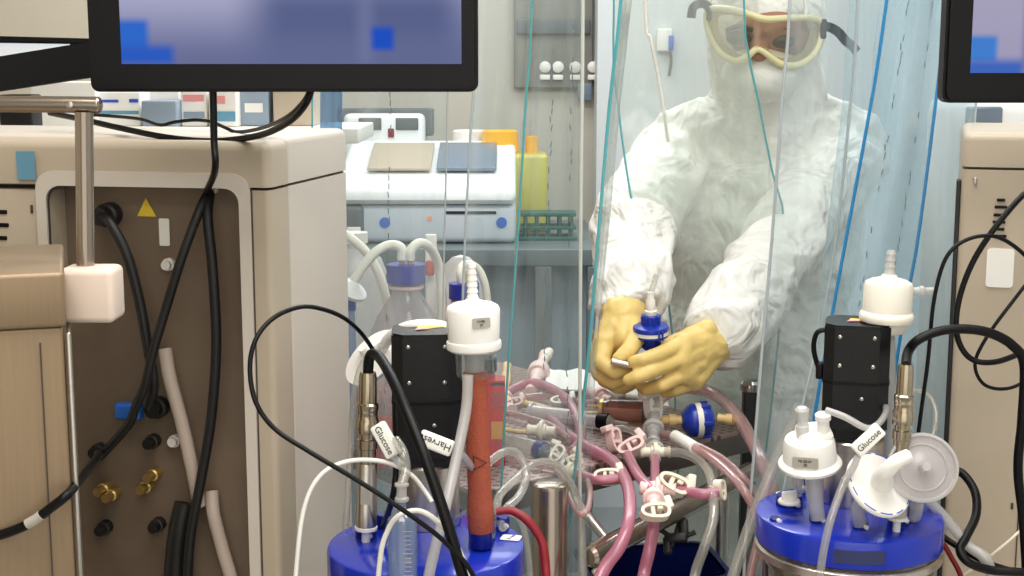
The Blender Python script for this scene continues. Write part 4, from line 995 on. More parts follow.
# brown tinted chamber with gold pins
a, b2 = T(602, 412, .022), T(648, 414, .024)
g = thing('drip_chamber', 'brown tinted clear chamber with gold pins below the left glove', 'chamber', a)
m = frame(a, b2 - a); Lh = (b2 - a).length
MB().lathe([(.016, 0), (.0195, .001), (.0195, Lh - .001), (.016, Lh)], 28, m).build('shell', 'brownch', g)
MB().lathe([(.021, -.001), (.021, .004), (.0195, .004)], 28, m, close=False).build('end_ring', 'brass', g)
MB().lathe([(.0205, Lh - .005), (.0212, Lh - .004), (.0212, Lh), (.012, Lh + .004), (0, Lh + .004)], 28, m).build('end_cap', 'darkgrey', g)
for dz in (.004, -.006, ):
    MB().cyl(a + Vector((-.022, -.012, dz + .008)), a + Vector((.004, -.012, dz + .008)), .0022, seg=10).build('gold_pin', 'brass', g)
MB().cyl(m @ Vector((.002, -.004, .004)), m @ Vector((.002, -.004, Lh - .008)), .010, seg=16).build('core', 'clampp', g)
# white cloth crumpled at the rear of trolley
mb = MB(); gx, gy = 16, 8; grid = []
c0, c1, c2 = T(545, 392, 0), T(650, 404, 0), T(548, 374, 0)
for j in range(gy + 1):
    row = []
    for i in range(gx + 1):
        p = c0 + (c1 - c0) * (i / gx) + (c2 - c0) * (j / gy); z = .004 + .016 * abs(noise.noise(Vector((p.x * 22, p.y * 22, 3)))) + .004
        row.append(mb.bm.verts.new((p.x, p.y, TZ + z)))
    grid.append(row)
for j in range(gy):
    for i in range(gx): mb.bm.faces.new((grid[j][i], grid[j][i + 1], grid[j + 1][i + 1], grid[j + 1][i]))
ex = bmesh.ops.extrude_face_region(mb.bm, geom=mb.bm.faces[:]); bmesh.ops.translate(mb.bm, vec=(0, 0, -.003), verts=[v for v in ex['geom'] if isinstance(v, bmesh.types.BMVert)])
tag(mb.build('crumpled_cloth', 'paper'), 'crumpled white wipe lying at the rear of the perforated top', 'cloth')
# red bottle behind the column
rbp = T(486, 462); g = thing('red_bottle', 'translucent red square bottle with orange label behind the orange column', 'bottle', rbp)
hb = P(494, 378, rbp.y).z - TZ
MB(Matrix.Translation(rbp)).prism(rrect(.052, .036, .006), .001, hb).build('body', 'redliq', g)
MB(Matrix.Translation(rbp)).lathe([(.013, hb), (.012, hb + .012), (0, hb + .012)], 20).build('neck', 'redliq', g)
MB(Matrix.Translation(rbp)).lathe([(.015, hb + .010), (.015, hb + .026), (.013, hb + .028), (0, hb + .028)], 20).build('cap', 'black', g)
MB(Matrix.Translation(rbp)).box((.0165, -.0186, hb * .42), (.018, .0008, .024)).build('orange_label', 'orange', g)
MB(Matrix.Translation(rbp)).box((.0165, -.0184, hb * .78), (.018, .0006, .022)).build('outlined_label', 'redflag', g)
MB(Matrix.Translation(rbp)).box((.0165, -.0186, hb * .965), (.018, .0008, .004)).build('dark_label', 'print', g)

# ================================================================== bottles at rear left on the trolley
def media_bottle(px, cap_py, Y, r, label, liq=.3, s=1.0, ports=True, bottom=None):
    cpt = P(px, cap_py, Y); zb = TZ + .0005
    h = cpt.z - zb
    g = thing('media_bottle', label, 'bottle', (cpt.x, Y, zb), 'blue-capped glass bottles')
    m = Matrix.Translation((cpt.x, Y, zb))
    rn = r * .36
    MB(m).lathe([(0, 0), (r * .9, 0), (r, .006), (r, h * .55), (r * .96, h * .60), (r * .72, h * .72), (rn, h * .84), (rn, h * .93), (rn * .9, h * .93)], 36, close=False).build('glass', 'glassmilk', g)
    MB(m).lathe([(0, .002), (r * .94, .003), (r * .95, h * liq), (0, h * liq)], 36, close=False).build('liquid', 'redliq', g)
    mb = MB(m); cr_ = rn * 1.32; o = [(cr_ * (1 + .02 * (k % 2)) * math.cos(2 * PI * k / 48), cr_ * (1 + .02 * (k % 2)) * math.sin(2 * PI * k / 48)) for k in range(48)]
    mb.prism(o, h * .90, h + .0); mb.build('cap', 'bluecap', g)
    MB(m).lathe([(rn * 1.1, h * .865), (rn * 1.2, h * .87), (rn * 1.2, h * .885), (rn * 1.1, h * .89)], 32).build('neck_ring', 'clampp', g)
    if ports:
        for dx in (-.006, .006): MB(m).lathe([(.004, h - .001), (.004, h + .018), (0, h + .018)], 12, Matrix.Translation((dx, 0, 0))).build('hose_port', 'amber', g)
    return g, cpt
BY = 1.93
g, cpt = media_bottle(406, 264, BY, .056, 'glass bottle with blue cap and two cream hoses behind left motor')
cable('cream_hose', 'cream hose from bottle cap curving left down to a white filter', 'hose', [P(402, 260, BY), P(401, 248, BY), P(390, 245, BY), P(376, 252, BY - .01), P(362, 268, BY - .02), P(352, 284, BY - .03)], .0068, 'whitewarm')
cable('cream_hose', 'cream hose from bottle cap bending right and dropping behind', 'hose', [P(410, 260, BY), P(411, 250, BY), P(420, 243, BY + .01), P(431, 249, BY + .03), P(439, 268, BY + .05), P(442, 300, BY + .05), P(441, 330, BY + .05)], .0068, 'whitewarm')
cable('cream_hose', 'cream hose sweeping down behind the blue-capped tube', 'hose', [P(335, 228, BY + .06), P(348, 236, BY + .06), P(366, 252, BY + .06), P(378, 272, BY + .06), P(386, 298, BY + .06), P(392, 330, BY + .06)], .0066, 'whitewarm')
fc = P(350, 289, BY - .03)
o = MB().lathe([(0, -.008), (.014, -.007), (.024, -.003), (.0245, .002), (.014, .006), (.007, .012), (0, .014)], 32, frame(fc, (.5, -.3, .8))).build('hose_end_filter', 'whiteglow')
tag(o, 'white disc filter hanging at the end of left cream hose', 'filter')
g, c2 = media_bottle(464, 283, BY + .05, .045, 'smaller glass bottle with blue cap behind the white capsule filter')
cable('cream_hose', 'cream hose looping over the smaller blue-capped bottle', 'hose', [P(462, 283, BY + .05), P(460, 272, BY + .05), P(465, 264, BY + .06), P(477, 268, BY + .07), P(485, 285, BY + .07), P(487, 310, BY + .07), P(487, 360, BY + .07)], .0058, 'whitewarm')
# centrifuge tube with blue cap
tb = P(374, 340, BY - .02)
g = thing('sample_tube', 'slim blue-capped sample tube left of the big blue-capped bottle', 'tube', (tb.x, BY - .02, TZ))
tz = P(370, 300, BY - .02).z
MB().lathe([(.003, TZ + .001), (.0075, TZ + .02), (.0095, TZ + .04), (.0105, tz - .01)], 20, frame((tb.x, BY - .02, 0), (-.03, 0, 1)), close=False).build('barrel', 'syr', g)
MB().lathe([(.0125, tz - .014), (.0125, tz), (.011, tz + .001), (0, tz + .001)], 24, frame((tb.x, BY - .02, 0), (-.03, 0, 1))).build('cap', 'bluelight', g)
# second one, only its blue cap seen by the probe
tb2 = P(356, 368, BY - .12)
g = thing('sample_tube', 'short blue-capped tube low behind the left probe', 'tube', (tb2.x, BY - .02, TZ))
MB().lathe([(.010, TZ + .001), (.012, TZ + .004), (.012, tb2.z - .012), (.010, tb2.z - .01)], 20, Matrix.Translation((tb2.x, BY - .02, 0))).build('barrel', 'redliq', g)
MB().lathe([(.0135, tb2.z - .014), (.0135, tb2.z + .006), (0, tb2.z + .008)], 20, Matrix.Translation((tb2.x, BY - .02, 0))).build('cap', 'bluelight', g)
# tall white bag filter, pot and white stick with red clip
c = P(431, 254, BY + .09)
g = thing('white_paddle', 'white flat handle with red clip standing behind the cream hose', 'handle', (c.x, BY + .09, TZ))
zt3 = P(431, 234, BY + .09).z
MB().box((c.x, BY + .09, (TZ + zt3) / 2), (.017, .008, zt3 - TZ), .003).build('shaft', 'white', g)
MB().box((P(430, 270, BY + .08).x, BY + .08, P(430, 268, BY + .08).z), (.013, .008, .022), .003).build('clip', 'redflag', g, 'red clip')
c = P(461, 300, BY + .16)
g = thing('clear_bag', 'bulging translucent bag behind the smaller blue-capped bottle', 'bag', (c.x, BY + .16, TZ))
mb = MB(); mb.ball((c.x, BY + .16, TZ + .125), (.052, .035, .125)); mb.build('pouch', 'milky', g)
c = P(352, 262, BY + .2)
g = thing('white_jug', 'translucent white jug standing behind the far left cream hose', 'jug', (c.x, BY + .2, TZ))
MB().lathe([(.0, TZ + .001), (.045, TZ + .001), (.05, TZ + .02), (.05, c.z - .02), (.04, c.z + .006), (.018, c.z + .022), (.018, c.z + .034), (0, c.z + .034)], 28, Matrix.Translation((c.x + .005, BY + .2, 0))).build('body', 'milky', g)
MB().lathe([(.02, c.z + .030), (.02, c.z + .046), (0, c.z + .046)], 24, Matrix.Translation((c.x + .005, BY + .2, 0))).build('cap', 'white', g)
# red-filled flask low behind motor
c = P(386, 400, BY - .1)
g = thing('red_flask', 'red-filled conical flask low between left probe and motor', 'flask', (c.x, BY - .1, TZ))
MB().lathe([(.0, TZ + .001), (.03, TZ + .001), (.031, TZ + .01), (.014, TZ + .075), (.012, TZ + .1), (.014, TZ + .102)], 28, Matrix.Translation((c.x, BY - .1, 0)), close=False).build('glass', 'glass', g)
MB().lathe([(0, TZ + .003), (.0285, TZ + .003), (.029, TZ + .01), (.016, TZ + .062), (0, TZ + .062)], 28, Matrix.Translation((c.x, BY - .1, 0)), close=False).build('liquid', 'redliq', g)

# ================================================================== the person
PX = .452
g = PERSON = thing('person', 'person in white coverall, goggles and yellow gloves leaning over the tubing', 'person', (PX, 2.56, 0))
S1, E1, W1 = Vector((.292, 2.47, 1.395)), P(634, 222, 2.25), P(628, 298, 2.03)
S2, E2, W2 = Vector((.592, 2.48, 1.40)), P(784, 240, 2.23), P(722, 332, 2.01)
HC = P(766, 28, 2.40)
mb = MB()
mb.ball((PX - .006, 2.50, 1.25), (.178, .125, .23), seg=28, rings=18)
mb.ball((PX - .006, 2.455, 1.24), (.160, .118, .235), seg=28, rings=18); mb.ball((PX - .006, 2.47, 1.0), (.165, .12, .25), seg=28, rings=18); mb.ball((PX - .004, 2.52, 1.02), (.175, .13, .24), seg=28, rings=18)
mb.ball((PX - .008, 2.55, .84), (.19, .145, .18), seg=28, rings=18)
mb.cap((PX - .01, 2.46, 1.46), .085, S1, .072); mb.cap((PX, 2.46, 1.46), .085, S2, .072)
mb.ball((HC.x, HC.y + .01, HC.z + .01), (.100, .118, .138), seg=28, rings=18); mb.ball((HC.x, HC.y - .045, HC.z + .098), (.082, .075, .062))
mb.cap((HC.x, HC.y + .03, HC.z - .03), .096, (PX, 2.46, 1.47), .10)
mb.cap((HC.x, HC.y - .01, HC.z - .10), .062, (PX, 2.44, 1.42), .085)
mb.cap(S1, .069, E1, .062); mb.cap(E1, .066, W1, .046); mb.cap(W1 + (E1 - W1) * .35, .058, W1 + (E1 - W1) * .08, .053)
mb.cap(S2, .069, E2, .060); mb.cap(E2, .064, W2, .046); mb.cap(W2 + (E2 - W2) * .35, .056, W2 + (E2 - W2) * .1, .052)
for sx in (-1, 1):
    hip = Vector((PX - .01 + sx * .088, 2.56, .82)); kn = Vector((PX - .012 + sx * .1, 2.57, .47)); an = Vector((PX - .012 + sx * .105, 2.62, .10))
    mb.cap(hip, .105, kn, .082); mb.cap(kn, .084, an, .066); mb.cap(an + Vector((0, .02, -.045)), .048, an + Vector((sx * .01, -.15, -.055)), .04)
def wrinkle(co, n):
    if co.z < .12: return 0
    def rg(q): return 1 - 2.2 * abs(noise.noise(q))
    wv_ = Vector((noise.noise(co * 6), noise.noise(co * 6 + Vector((9, 2, 4))), noise.noise(co * 6 + Vector((4, 8, 1))))) * .055
    q = co + wv_
    a = rg(Vector((q.x * 6, q.y * 6, q.z * 11)))
    b_ = rg(Vector((q.x * 15, q.y * 15, q.z * 21)) + Vector((3, 1, 7)))
    c_ = rg(q * 34 + Vector((5, 5, 1)))
    d = min((co - W1).length, (co - W2).length)
    k = 1.25 if d < .2 else (1.0 if (co - HC).length > .17 else .35)
    return (.0085 * a + .0052 * b_ + .0022 * c_) * k - .003
fuse(mb, .0068, 3, 'coverall_body', 'suit', g, wrinkle)
# front seam (storm flap with zip) on chest
mb = MB(); mb.tube([Vector((PX - .012, 2.352, 1.39)), Vector((PX - .010, 2.340, 1.30)), Vector((PX - .008, 2.335, 1.20)), Vector((PX - .010, 2.345, 1.05))], .012, 8, 6, flat=.5); mb.build('zip_flap', 'suit', g)
# face
FC = Vector((HC.x - .004, HC.y - .045, HC.z - .012))
mb = MB(); mb.ball(FC, (.072, .080, .056), seg=28, rings=20)
mb.cap(P(760, 36, 2.285), .012, P(759, 52, 2.268), .016)           # nose
for ex_ in (738, 783): mb.ball(P(ex_, 34, 2.296), (.022, .010, .010))
fuse(mb, .004, 3, 'face', 'skin', g)
for ex_, ey in ((739, 38), (783, 41)):
    MB().ball(P(ex_, ey, 2.283), (.021, .010, .0125)).build('eye', 'eyedark', g)
    MB().tube([P(ex_ - 13, ey - 8, 2.290), P(ex_, ey - 12, 2.281), P(ex_ + 13, ey - 8, 2.288)], .004, 8, 4).build('eyebrow', 'eyedark', g)
mb = MB(); mb.ball(P(762, 74, 2.315), (.066, .058, .048), seg=24, rings=14); 
fuse(mb, .005, 2, 'face_mask', 'mask', g, lambda co, n: .004 * noise.noise(co * 30))
# goggles: wrap-round frame
gp = [(709, 10), (728, 9), (748, 14), (766, 19), (790, 18), (812, 18), (821, 24), (820, 40), (812, 56), (797, 65), (781, 64), (770, 56), (758, 49), (748, 56), (736, 61), (722, 54), (712, 40), (707, 24)]
def gy(px): t = (px - 764) / 57.0; return 2.248 + .062 * t * t
gv = [P(x, y, gy(x)) for x, y in gp]
GG = MB().tube(gv, .0055, 10, 5, closed=True, flat=1.0).build('goggle_frame', 'goggle', g, 'pale yellow goggle frame')
def gin(x, y, k): return P(764 + (x - 764) * k, 35 + (y - 35) * (k - .04), gy(x) - .006)
oa = smooth_pts(gv, 5, True); ob = smooth_pts([gin(x, y, .80) for x, y in gp], 5, True)
mb = MB(); v1 = [mb.bm.verts.new(q_) for q_ in oa]; v2 = [mb.bm.verts.new(q_) for q_ in ob]; v3 = [mb.bm.verts.new(q_ + Vector((0, .003, 0))) for q_ in ob]; v4 = [mb.bm.verts.new(q_ + Vector((0, .003, 0))) for q_ in oa]
for A__, B__ in ((v1, v2), (v2, v3), (v3, v4), (v4, v1)):
    for i in range(len(v1)): j = (i + 1) % len(v1); mb.bm.faces.new((A__[i], A__[j], B__[j], B__[i]))
M['gogband'] = clear('goggle_soft_band', (236, 230, 196), (222, 212, 172), .55, .05, .2)
mb.build('soft_band', 'gogband', GG)
gv2 = [v + Vector((0, .045, 0)) + (Vector((HC.x, 0, HC.z)) - Vector((v.x, 0, v.z))) * .04 for v in gv]
mb = MB(); a = smooth_pts(gv, 4, True); b_ = smooth_pts(gv2, 4, True)
va = [mb.bm.verts.new(v) for v in a]; vb = [mb.bm.verts.new(v) for v in b_]
for i in range(len(va)): j = (i + 1) % len(va); mb.bm.faces.new((va[i], va[j], vb[j], vb[i]))
mb.build('skirt', 'lens', GG)
mb = MB(); n_ = len(a); cc = [Vector((v.x, 0, v.z)) for v in a]
lo = [v for v in a]
# lens: horizontal sweep between upper and lower rim
def rim(px, top):
    up = [(707, 24), (709, 10), (728, 9), (748, 14), (766, 19), (790, 18), (812, 18), (821, 26)]; dn = [(707, 24), (712, 40), (722, 54), (736, 61), (748, 56), (758, 49), (770, 56), (781, 64), (797, 65), (812, 56), (820, 40), (821, 26)]
    q = up if top else dn
    for (x0, y0), (x1, y1) in zip(q, q[1:]):
        if min(x0, x1) <= px <= max(x0, x1) and x1 != x0: return y0 + (y1 - y0) * (px - x0) / (x1 - x0)
    return 26
cols = []
for i in range(25):
    x = 708 + (820 - 708) * i / 24; t, d_ = rim(x, True), rim(x, False)
    cols.append([mb.bm.verts.new(P(x, t + (d_ - t) * k / 6, gy(x) - .001)) for k in range(7)])
for i in range(24):
    for k in range(6): mb.bm.faces.new((cols[i][k], cols[i + 1][k], cols[i + 1][k + 1], cols[i][k + 1]))
mb.build('lens', 'lens', GG)
def ribbon(pts, w, t, name, parent, material='strap'):
    mb = MB(); P2 = smooth_pts(pts, 6); vs = []
    for i, p in enumerate(P2):
        tn = (P2[min(i + 1, len(P2) - 1)] - P2[max(i - 1, 0)]).normalized(); y = Vector((0, 1, 0)); u = tn.cross(y).normalized()
        vs.append([mb.bm.verts.new(p + u * (w / 2) * a_ + y * t * b__) for a_, b__ in ((-1, -1), (1, -1), (1, 1), (-1, 1))])
    for a_, b__ in zip(vs, vs[1:]):
        for k in range(4): mb.bm.faces.new((a_[k], a_[(k + 1) % 4], b__[(k + 1) % 4], b__[k]))
    mb.bm.faces.new(vs[0]); mb.bm.faces.new(list(reversed(vs[-1])))
    return mb.build(name, material, parent)
ribbon([P(712, 12, 2.30), P(706, 5, 2.305), P(699, 4, 2.31), P(693, 8, 2.315), P(691, 18, 2.32)], .014, .0015, 'strap', GG)
ribbon([P(820, 26, 2.31), P(829, 27, 2.315), P(838, 32, 2.32), P(846, 41, 2.325), P(853, 47, 2.33), P(857, 52, 2.335)], .015, .0015, 'strap', GG)
MB().box(P(823, 29, 2.308), (.010, .014, .032), .003).build('strap_clip', 'strap', GG)
MB().box(P(709, 14, 2.302), (.008, .014, .022), .003).build('strap_clip', 'strap', GG)
# white cord hanging over the hood
MB().tube([P(800, -12, 2.285), P(806, 6, 2.284), P(805, 18, 2.275)], .0025, 8, 4).build('hood_cord', 'white', g)

# gloves
def glove(wrist, elbow, palm, fingers, thumb, name, cuff=.037):
    mb = MB(); wv = Vector(wrist); d = (Vector(elbow) - wv).normalized()
    for (kn, kr) in palm: mb.cap(wv - d * .01, .030, kn, kr)
    for (a, ra_), (b__, rb_) in zip(palm, palm[1:]): mb.cap(a, ra_, b__, rb_)
    for f_ in fingers + [thumb]:
        for (a, ra_), (b__, rb_) in zip(f_, f_[1:]): mb.cap(a, ra_, b__, rb_)
    ce = sum((Vector(q[0]) for q in palm[:4]), Vector()) / 4; mb.cap(wv - d * .012, .031, ce.lerp(wv, .38), .024); mb.cap(ce.lerp(wv, .5), .024, ce.lerp(wv, .12), .0185)
    mb.cap(wv - d * .01, .032, wv + d * .012, cuff - .003); mb.cap(wv + d * .01, cuff - .003, wv + d * .05, cuff)
    def fn(co, n):
        dd = (co - wv).length
        k = 1.0 if dd < .09 else .55
        return .0009 * k * (1 - 2 * abs(noise.noise(Vector((co.x * 40, co.y * 40, co.z * 55)))))
    return fuse(mb, .0024, 3, name, 'glove', PERSON, fn)
def fg(*q): return [(P(x, y, Y), r) for (x, y, Y, r) in q]
# photo-right hand (back of hand to the camera, fingers reaching left)
WR = P(716, 338, 1.995)
palm = fg((684, 344, 1.935, .0165), (680, 359, 1.925, .0165), (684, 373, 1.93, .016), (694, 381, 1.945, .015))
fi = [fg((684, 344, 1.935, .0130), (657, 355, 1.905, .0108), (642, 360, 1.90, .0098), (633, 362, 1.905, .0090)),
      fg((680, 359, 1.925, .0132), (652, 371, 1.90, .0110), (637, 377, 1.895, .0100), (629, 380, 1.90, .0092)),
      fg((684, 373, 1.93, .0126), (662, 385, 1.912, .0104), (648, 389, 1.925, .0095), (642, 387, 1.94, .0088)),
      fg((694, 381, 1.945, .0115), (676, 390, 1.935, .0095), (663, 392, 1.95, .0086), (657, 390, 1.965, .0078))]
th = fg((706, 330, 1.965, .0155), (686, 338, 1.972, .0125), (668, 345, 1.965, .0108), (655, 352, 1.95, .0095))
glove(WR, W2 + (E2 - W2) * .5, palm, fi, th, 'glove')
# photo-left hand (closed round the tube end)
WL = P(624, 312, 1.995)
palm = fg((605, 342, 1.955, .0165), (601, 350, 1.97, .0165), (603, 358, 1.985, .016), (608, 362, 2.0, .015), (624, 338, 1.95, .017))
fi = [fg((605, 342, 1.955, .0140), (601, 362, 1.932, .0118), (614, 372, 1.922, .0108), (626, 369, 1.925, .0095)),
      fg((601, 350, 1.97, .0140), (599, 373, 1.950, .0118), (612, 382, 1.940, .0108), (625, 378, 1.940, .0096)),
      fg((603, 358, 1.985, .0132), (605, 380, 1.972, .0112), (618, 387, 1.962, .0102), (629, 383, 1.958, .0092)),
      fg((608, 362, 2.0, .0118), (613, 383, 1.992, .0098), (624, 388, 1.985, .0090), (633, 384, 1.978, .0082))]
th = fg((631, 324, 1.965, .0160), (636, 339, 1.935, .0130), (629, 350, 1.918, .0115), (619, 359, 1.912, .0100))
glove(WL, W1 + (E1 - W1) * .5, palm, fi, th, 'glove')
# blue filter held upright
fc = P(651, 333, 1.935)
g = thing('held_filter', 'blue disc filter with white band held upright in the yellow gloves', 'filter', fc)
m = frame(fc, (-.04, -.12, 1))
MB().lathe([(.0085, -.024), (.0115, -.023), (.0125, -.014), (.0125, -.008), (.021, -.006), (.0245, -.004), (.0245, -.001), (0, -.001)], 36, m).build('lower_shell', 'bluefil', g)
MB().lathe([(0, .0045), (.0252, .0045), (.0258, .008), (.0245, .011), (.016, .013), (.0125, .014), (.0122, .026), (.011, .027), (0, .027)], 36, m).build('upper_shell', 'bluefil', g)
MB().lathe([(.0235, -.0015), (.0248, -.001), (.0248, .005), (.0235, .0055)], 36, m).build('band', 'paper', g)
mb = MB()
for k in range(8):
    a = 2 * PI * k / 8 + .2; mb.box((.0125, 0, .018), (.004, .003, .016), .0008, m @ Matrix.Rotation(a, 4, 'Z')); mb.box((.0125, 0, -.012), (.004, .003, .018), .0008, m @ Matrix.Rotation(a, 4, 'Z'))
mb.build('rib', 'bluefil', g)
mb = MB(); mb.box((.009, -.0245, .002), (.0025, .004, .014), .0006, m); mb.box((.014, -.0225, .002), (.0025, .004, .014), .0006, m); mb.build('clip_bar', 'bluefil', g)
MB().lathe([(.0078, .026), (.0085, .028), (.0085, .033), (.0065, .034), (.0066, .048), (.0052, .05), (.005, .060), (0, .06)], 20, m).build('nozzle', 'whitewarm', g, 'cream nozzle on top')
MB().tube([m @ Vector((0, 0, -.022)), P(652, 358, 1.935), P(652, 372, 1.93), P(651, 392, 1.925)], .0055, 12, 4).build('outlet_tube', 'clearpl', g)
cable('clear_tip_tube', 'clear short tube rising out of the held blue filter', 'tube', [m @ Vector((0, 0, .058)), P(654, 284, 1.94), P(656, 276, 1.95)], .0042, 'clearpl')
o = MB().cyl(P(611, 361, 1.906), P(634, 366, 1.905), .0052, seg=14, bev=.001).build('metal_stub', 'steel'); tag(o, 'short metal tube end pinched between the yellow gloved fingers', 'fitting')

# ================================================================== strip curtain
def strip(label, Lp, Rp, material, el=None, er=None, wav=.008, seed=0, er_r=.0016, crease=(), group='clear strips of the hanging curtain'):
    rows, cols = 44, 12
    A_, B_ = [], []
    def res(pp):
        pts = [P(*p) for p in pp]; sm_ = smooth_pts(pts, 8)
        ln = [0]
        for a, b_ in zip(sm_, sm_[1:]): ln.append(ln[-1] + (b_ - a).length)
        out = []
        for i in range(rows + 1):
            t = ln[-1] * i / rows; k = 0
            while k < len(ln) - 2 and ln[k + 1] < t: k += 1
            f_ = (t - ln[k]) / max(1e-9, ln[k + 1] - ln[k]); out.append(sm_[k].lerp(sm_[k + 1], min(1, f_)))
        return out
    A_, B_ = res(Lp), res(Rp)
    top = A_[0].lerp(B_[0], .5)
    g = thing('curtain_strip', label, 'curtain strip', top, group)
    mb = MB(); F_, K_ = [], []
    for i in range(rows + 1):
        r1, r2 = [], []
        for j in range(cols + 1):
            u = j / cols; p = A_[i].lerp(B_[i], u)
            w = math.sin(PI * u)
            dy = wav * w * (math.sin(u * 7 + seed) + 1.2 * noise.noise(Vector((u * 3.0 + seed, i * .09, seed))))
            p = p + Vector((0, dy, 0))
            r1.append(mb.bm.verts.new(p)); r2.append(mb.bm.verts.new(p + Vector((0, .0018, 0))))
        F_.append(r1); K_.append(r2)
    CO = [[v.co.copy() for v in r_] for r_ in F_]
    for i in range(rows):
        for j in range(cols):
            mb.bm.faces.new((F_[i][j], F_[i][j + 1], F_[i + 1][j + 1], F_[i + 1][j])); mb.bm.faces.new((K_[i][j + 1], K_[i][j], K_[i + 1][j], K_[i + 1][j + 1]))
    for i in range(rows):
        mb.bm.faces.new((F_[i][0], F_[i + 1][0], K_[i + 1][0], K_[i][0])); mb.bm.faces.new((F_[i + 1][-1], F_[i][-1], K_[i][-1], K_[i + 1][-1]))
    n0 = len(mb.bm.faces)
    for cu in crease:
        rnd = random.Random(seed * 10 + int(cu * 100)); jj = int(cu * cols)
        for i in range(len(CO) - 1):
            a, b_ = CO[i][jj], CO[i + 1][jj]
            for k in range(4):
                if rnd.random() < .5: continue
                dx = Vector((rnd.uniform(-.0022, .0022), -.0004, 0)); mb.tube([a.lerp(b_, k / 4) + dx, a.lerp(b_, (k + .75) / 4) + dx * .3], .0007, 5, 1)
    mb.bm.faces.ensure_lookup_table()
    for f_ in mb.bm.faces[n0:]: f_.material_index = 1
    sh = mb.build('sheet', material, g)
    if crease: sh.data.materials.append(M['creasemark'])
    for e, arr in ((el, A_), (er, B_)):
        if e: MB().tube([p + Vector((0, .0009, 0)) for p in arr], er_r, 8, 1).build('edge', e, g)
    return g
TP = -540
def strip_pair(): pass
# front layer, left to right
strip('curtain strip in front of the white analyser behind left motor', [(322, TP, 1.80), (313, 0, 1.77), (312, 300, 1.76), (311, 900, 1.74)], [(452, TP, 1.78), (449, 0, 1.74), (443, 300, 1.72), (436, 576, 1.70), (430, 900, 1.70)], 'strip', 'teal', 'edgegrey', seed=1, er_r=.0011, crease=(.6,))
strip('folded blue curtain strip bunched just right of cream machine top', [(330, TP, 1.83), (322, 0, 1.81), (320, 140, 1.80), (322, 420, 1.79), (322, 800, 1.79)], [(345, TP, 1.83), (343, 0, 1.81), (342, 140, 1.80), (341, 420, 1.79), (340, 800, 1.79)], 'stripdeep', None, None, wav=.01, seed=9)
strip('curtain strip with teal edge in front of the yellow bin', [(486, TP, 1.76), (477, 0, 1.71), (470, 140, 1.70), (463, 290, 1.69), (455, 576, 1.68), (450, 900, 1.68)], [(546, TP, 1.78), (532, 0, 1.73), (526, 100, 1.72), (518, 230, 1.71), (506, 400, 1.70), (498, 576, 1.69), (490, 900, 1.69)], 'strip', 'edgegrey', 'teal', seed=2, er_r=.0015)
strip('curtain strip whose white edge runs straight down left of the gloves', [(538, TP, 1.80), (528, 0, 1.75), (520, 140, 1.745), (514, 260, 1.74), (508, 420, 1.73), (500, 576, 1.73), (495, 900, 1.73)], [(585, TP, 1.72), (583, 0, 1.67), (581, 200, 1.66), (580, 400, 1.655), (580, 576, 1.65), (580, 900, 1.65)], 'strip', None, 'edgewhite', seed=3, er_r=.0022, crease=(.5, .9))
strip('curtain strip with dark teal edge crossing the tubing left of gloves', [(668, TP, 1.80), (621, 0, 1.71), (611, 90, 1.70), (598, 240, 1.685), (588, 360, 1.675), (574, 480, 1.665), (564, 576, 1.66), (545, 900, 1.65)], [(690, TP, 1.84), (632, 0, 1.78), (622, 90, 1.77), (618, 130, 1.765), (612, 200, 1.76), (602, 300, 1.74), (594, 400, 1.70), (588, 576, 1.68), (570, 900, 1.67)], 'strip', 'teal', None, seed=4, er_r=.0021, wav=.002)
# back layer over the torso, between the arms
strip('milky curtain strip hanging over the chest between both arms', [(628, TP, 2.36), (614, 0, 2.30), (617, 95, 2.28), (637, 225, 2.16), (668, 300, 2.24), (676, 420, 2.27), (680, 576, 2.27), (680, 900, 2.24)], [(735, TP, 2.30), (744, 0, 2.20), (755, 80, 2.20), (772, 170, 2.20), (785, 222, 2.19), (782, 300, 2.26), (770, 420, 2.28), (752, 576, 2.28), (745, 900, 2.26)], 'stripmilk', 'teal', 'teal', seed=5, er_r=.0017, wav=.004)
# front right, over the forearm
strip('curtain strip with pale edge draped over the right forearm', [(812, TP, 1.84), (790, 0, 1.79), (783, 90, 1.78), (772, 240, 1.77), (763, 340, 1.75), (752, 480, 1.70), (744, 576, 1.68), (735, 900, 1.66)], [(880, TP, 1.86), (858, 0, 1.82), (850, 110, 1.81), (836, 240, 1.80), (818, 340, 1.78), (795, 440, 1.74), (770, 576, 1.71), (755, 900, 1.70)], 'strip', 'edgegrey', 'edgegrey', seed=6, er_r=.0020)
strip('broad bluish curtain strip with bright blue edge beside the right motor', [(960, TP, 1.82), (887, 0, 1.76), (870, 110, 1.75), (846, 240, 1.74), (826, 350, 1.73), (810, 450, 1.72), (800, 576, 1.72), (790, 900, 1.72)], [(1010, TP, 1.84), (948, 0, 1.79), (935, 110, 1.78), (918, 240, 1.77), (900, 340, 1.76), (885, 460, 1.75), (880, 576, 1.75), (880, 900, 1.75)], 'stripblue', 'edgeblue', 'edgeblue', seed=7, er_r=.0022, crease=(.35, .75))
strip('broad bluish curtain strip behind the capsule filter at right', [(900, TP, 1.92), (850, 0, 1.89), (842, 110, 1.88), (826, 240, 1.87), (812, 400, 1.86), (790, 576, 1.85), (780, 900, 1.85)], [(1050, TP, 1.92), (985, 0, 1.90), (976, 110, 1.89), (968, 240, 1.88), (960, 400, 1.87), (955, 576, 1.86), (950, 900, 1.86)], 'stripblue', None, 'edgegrey', seed=8)
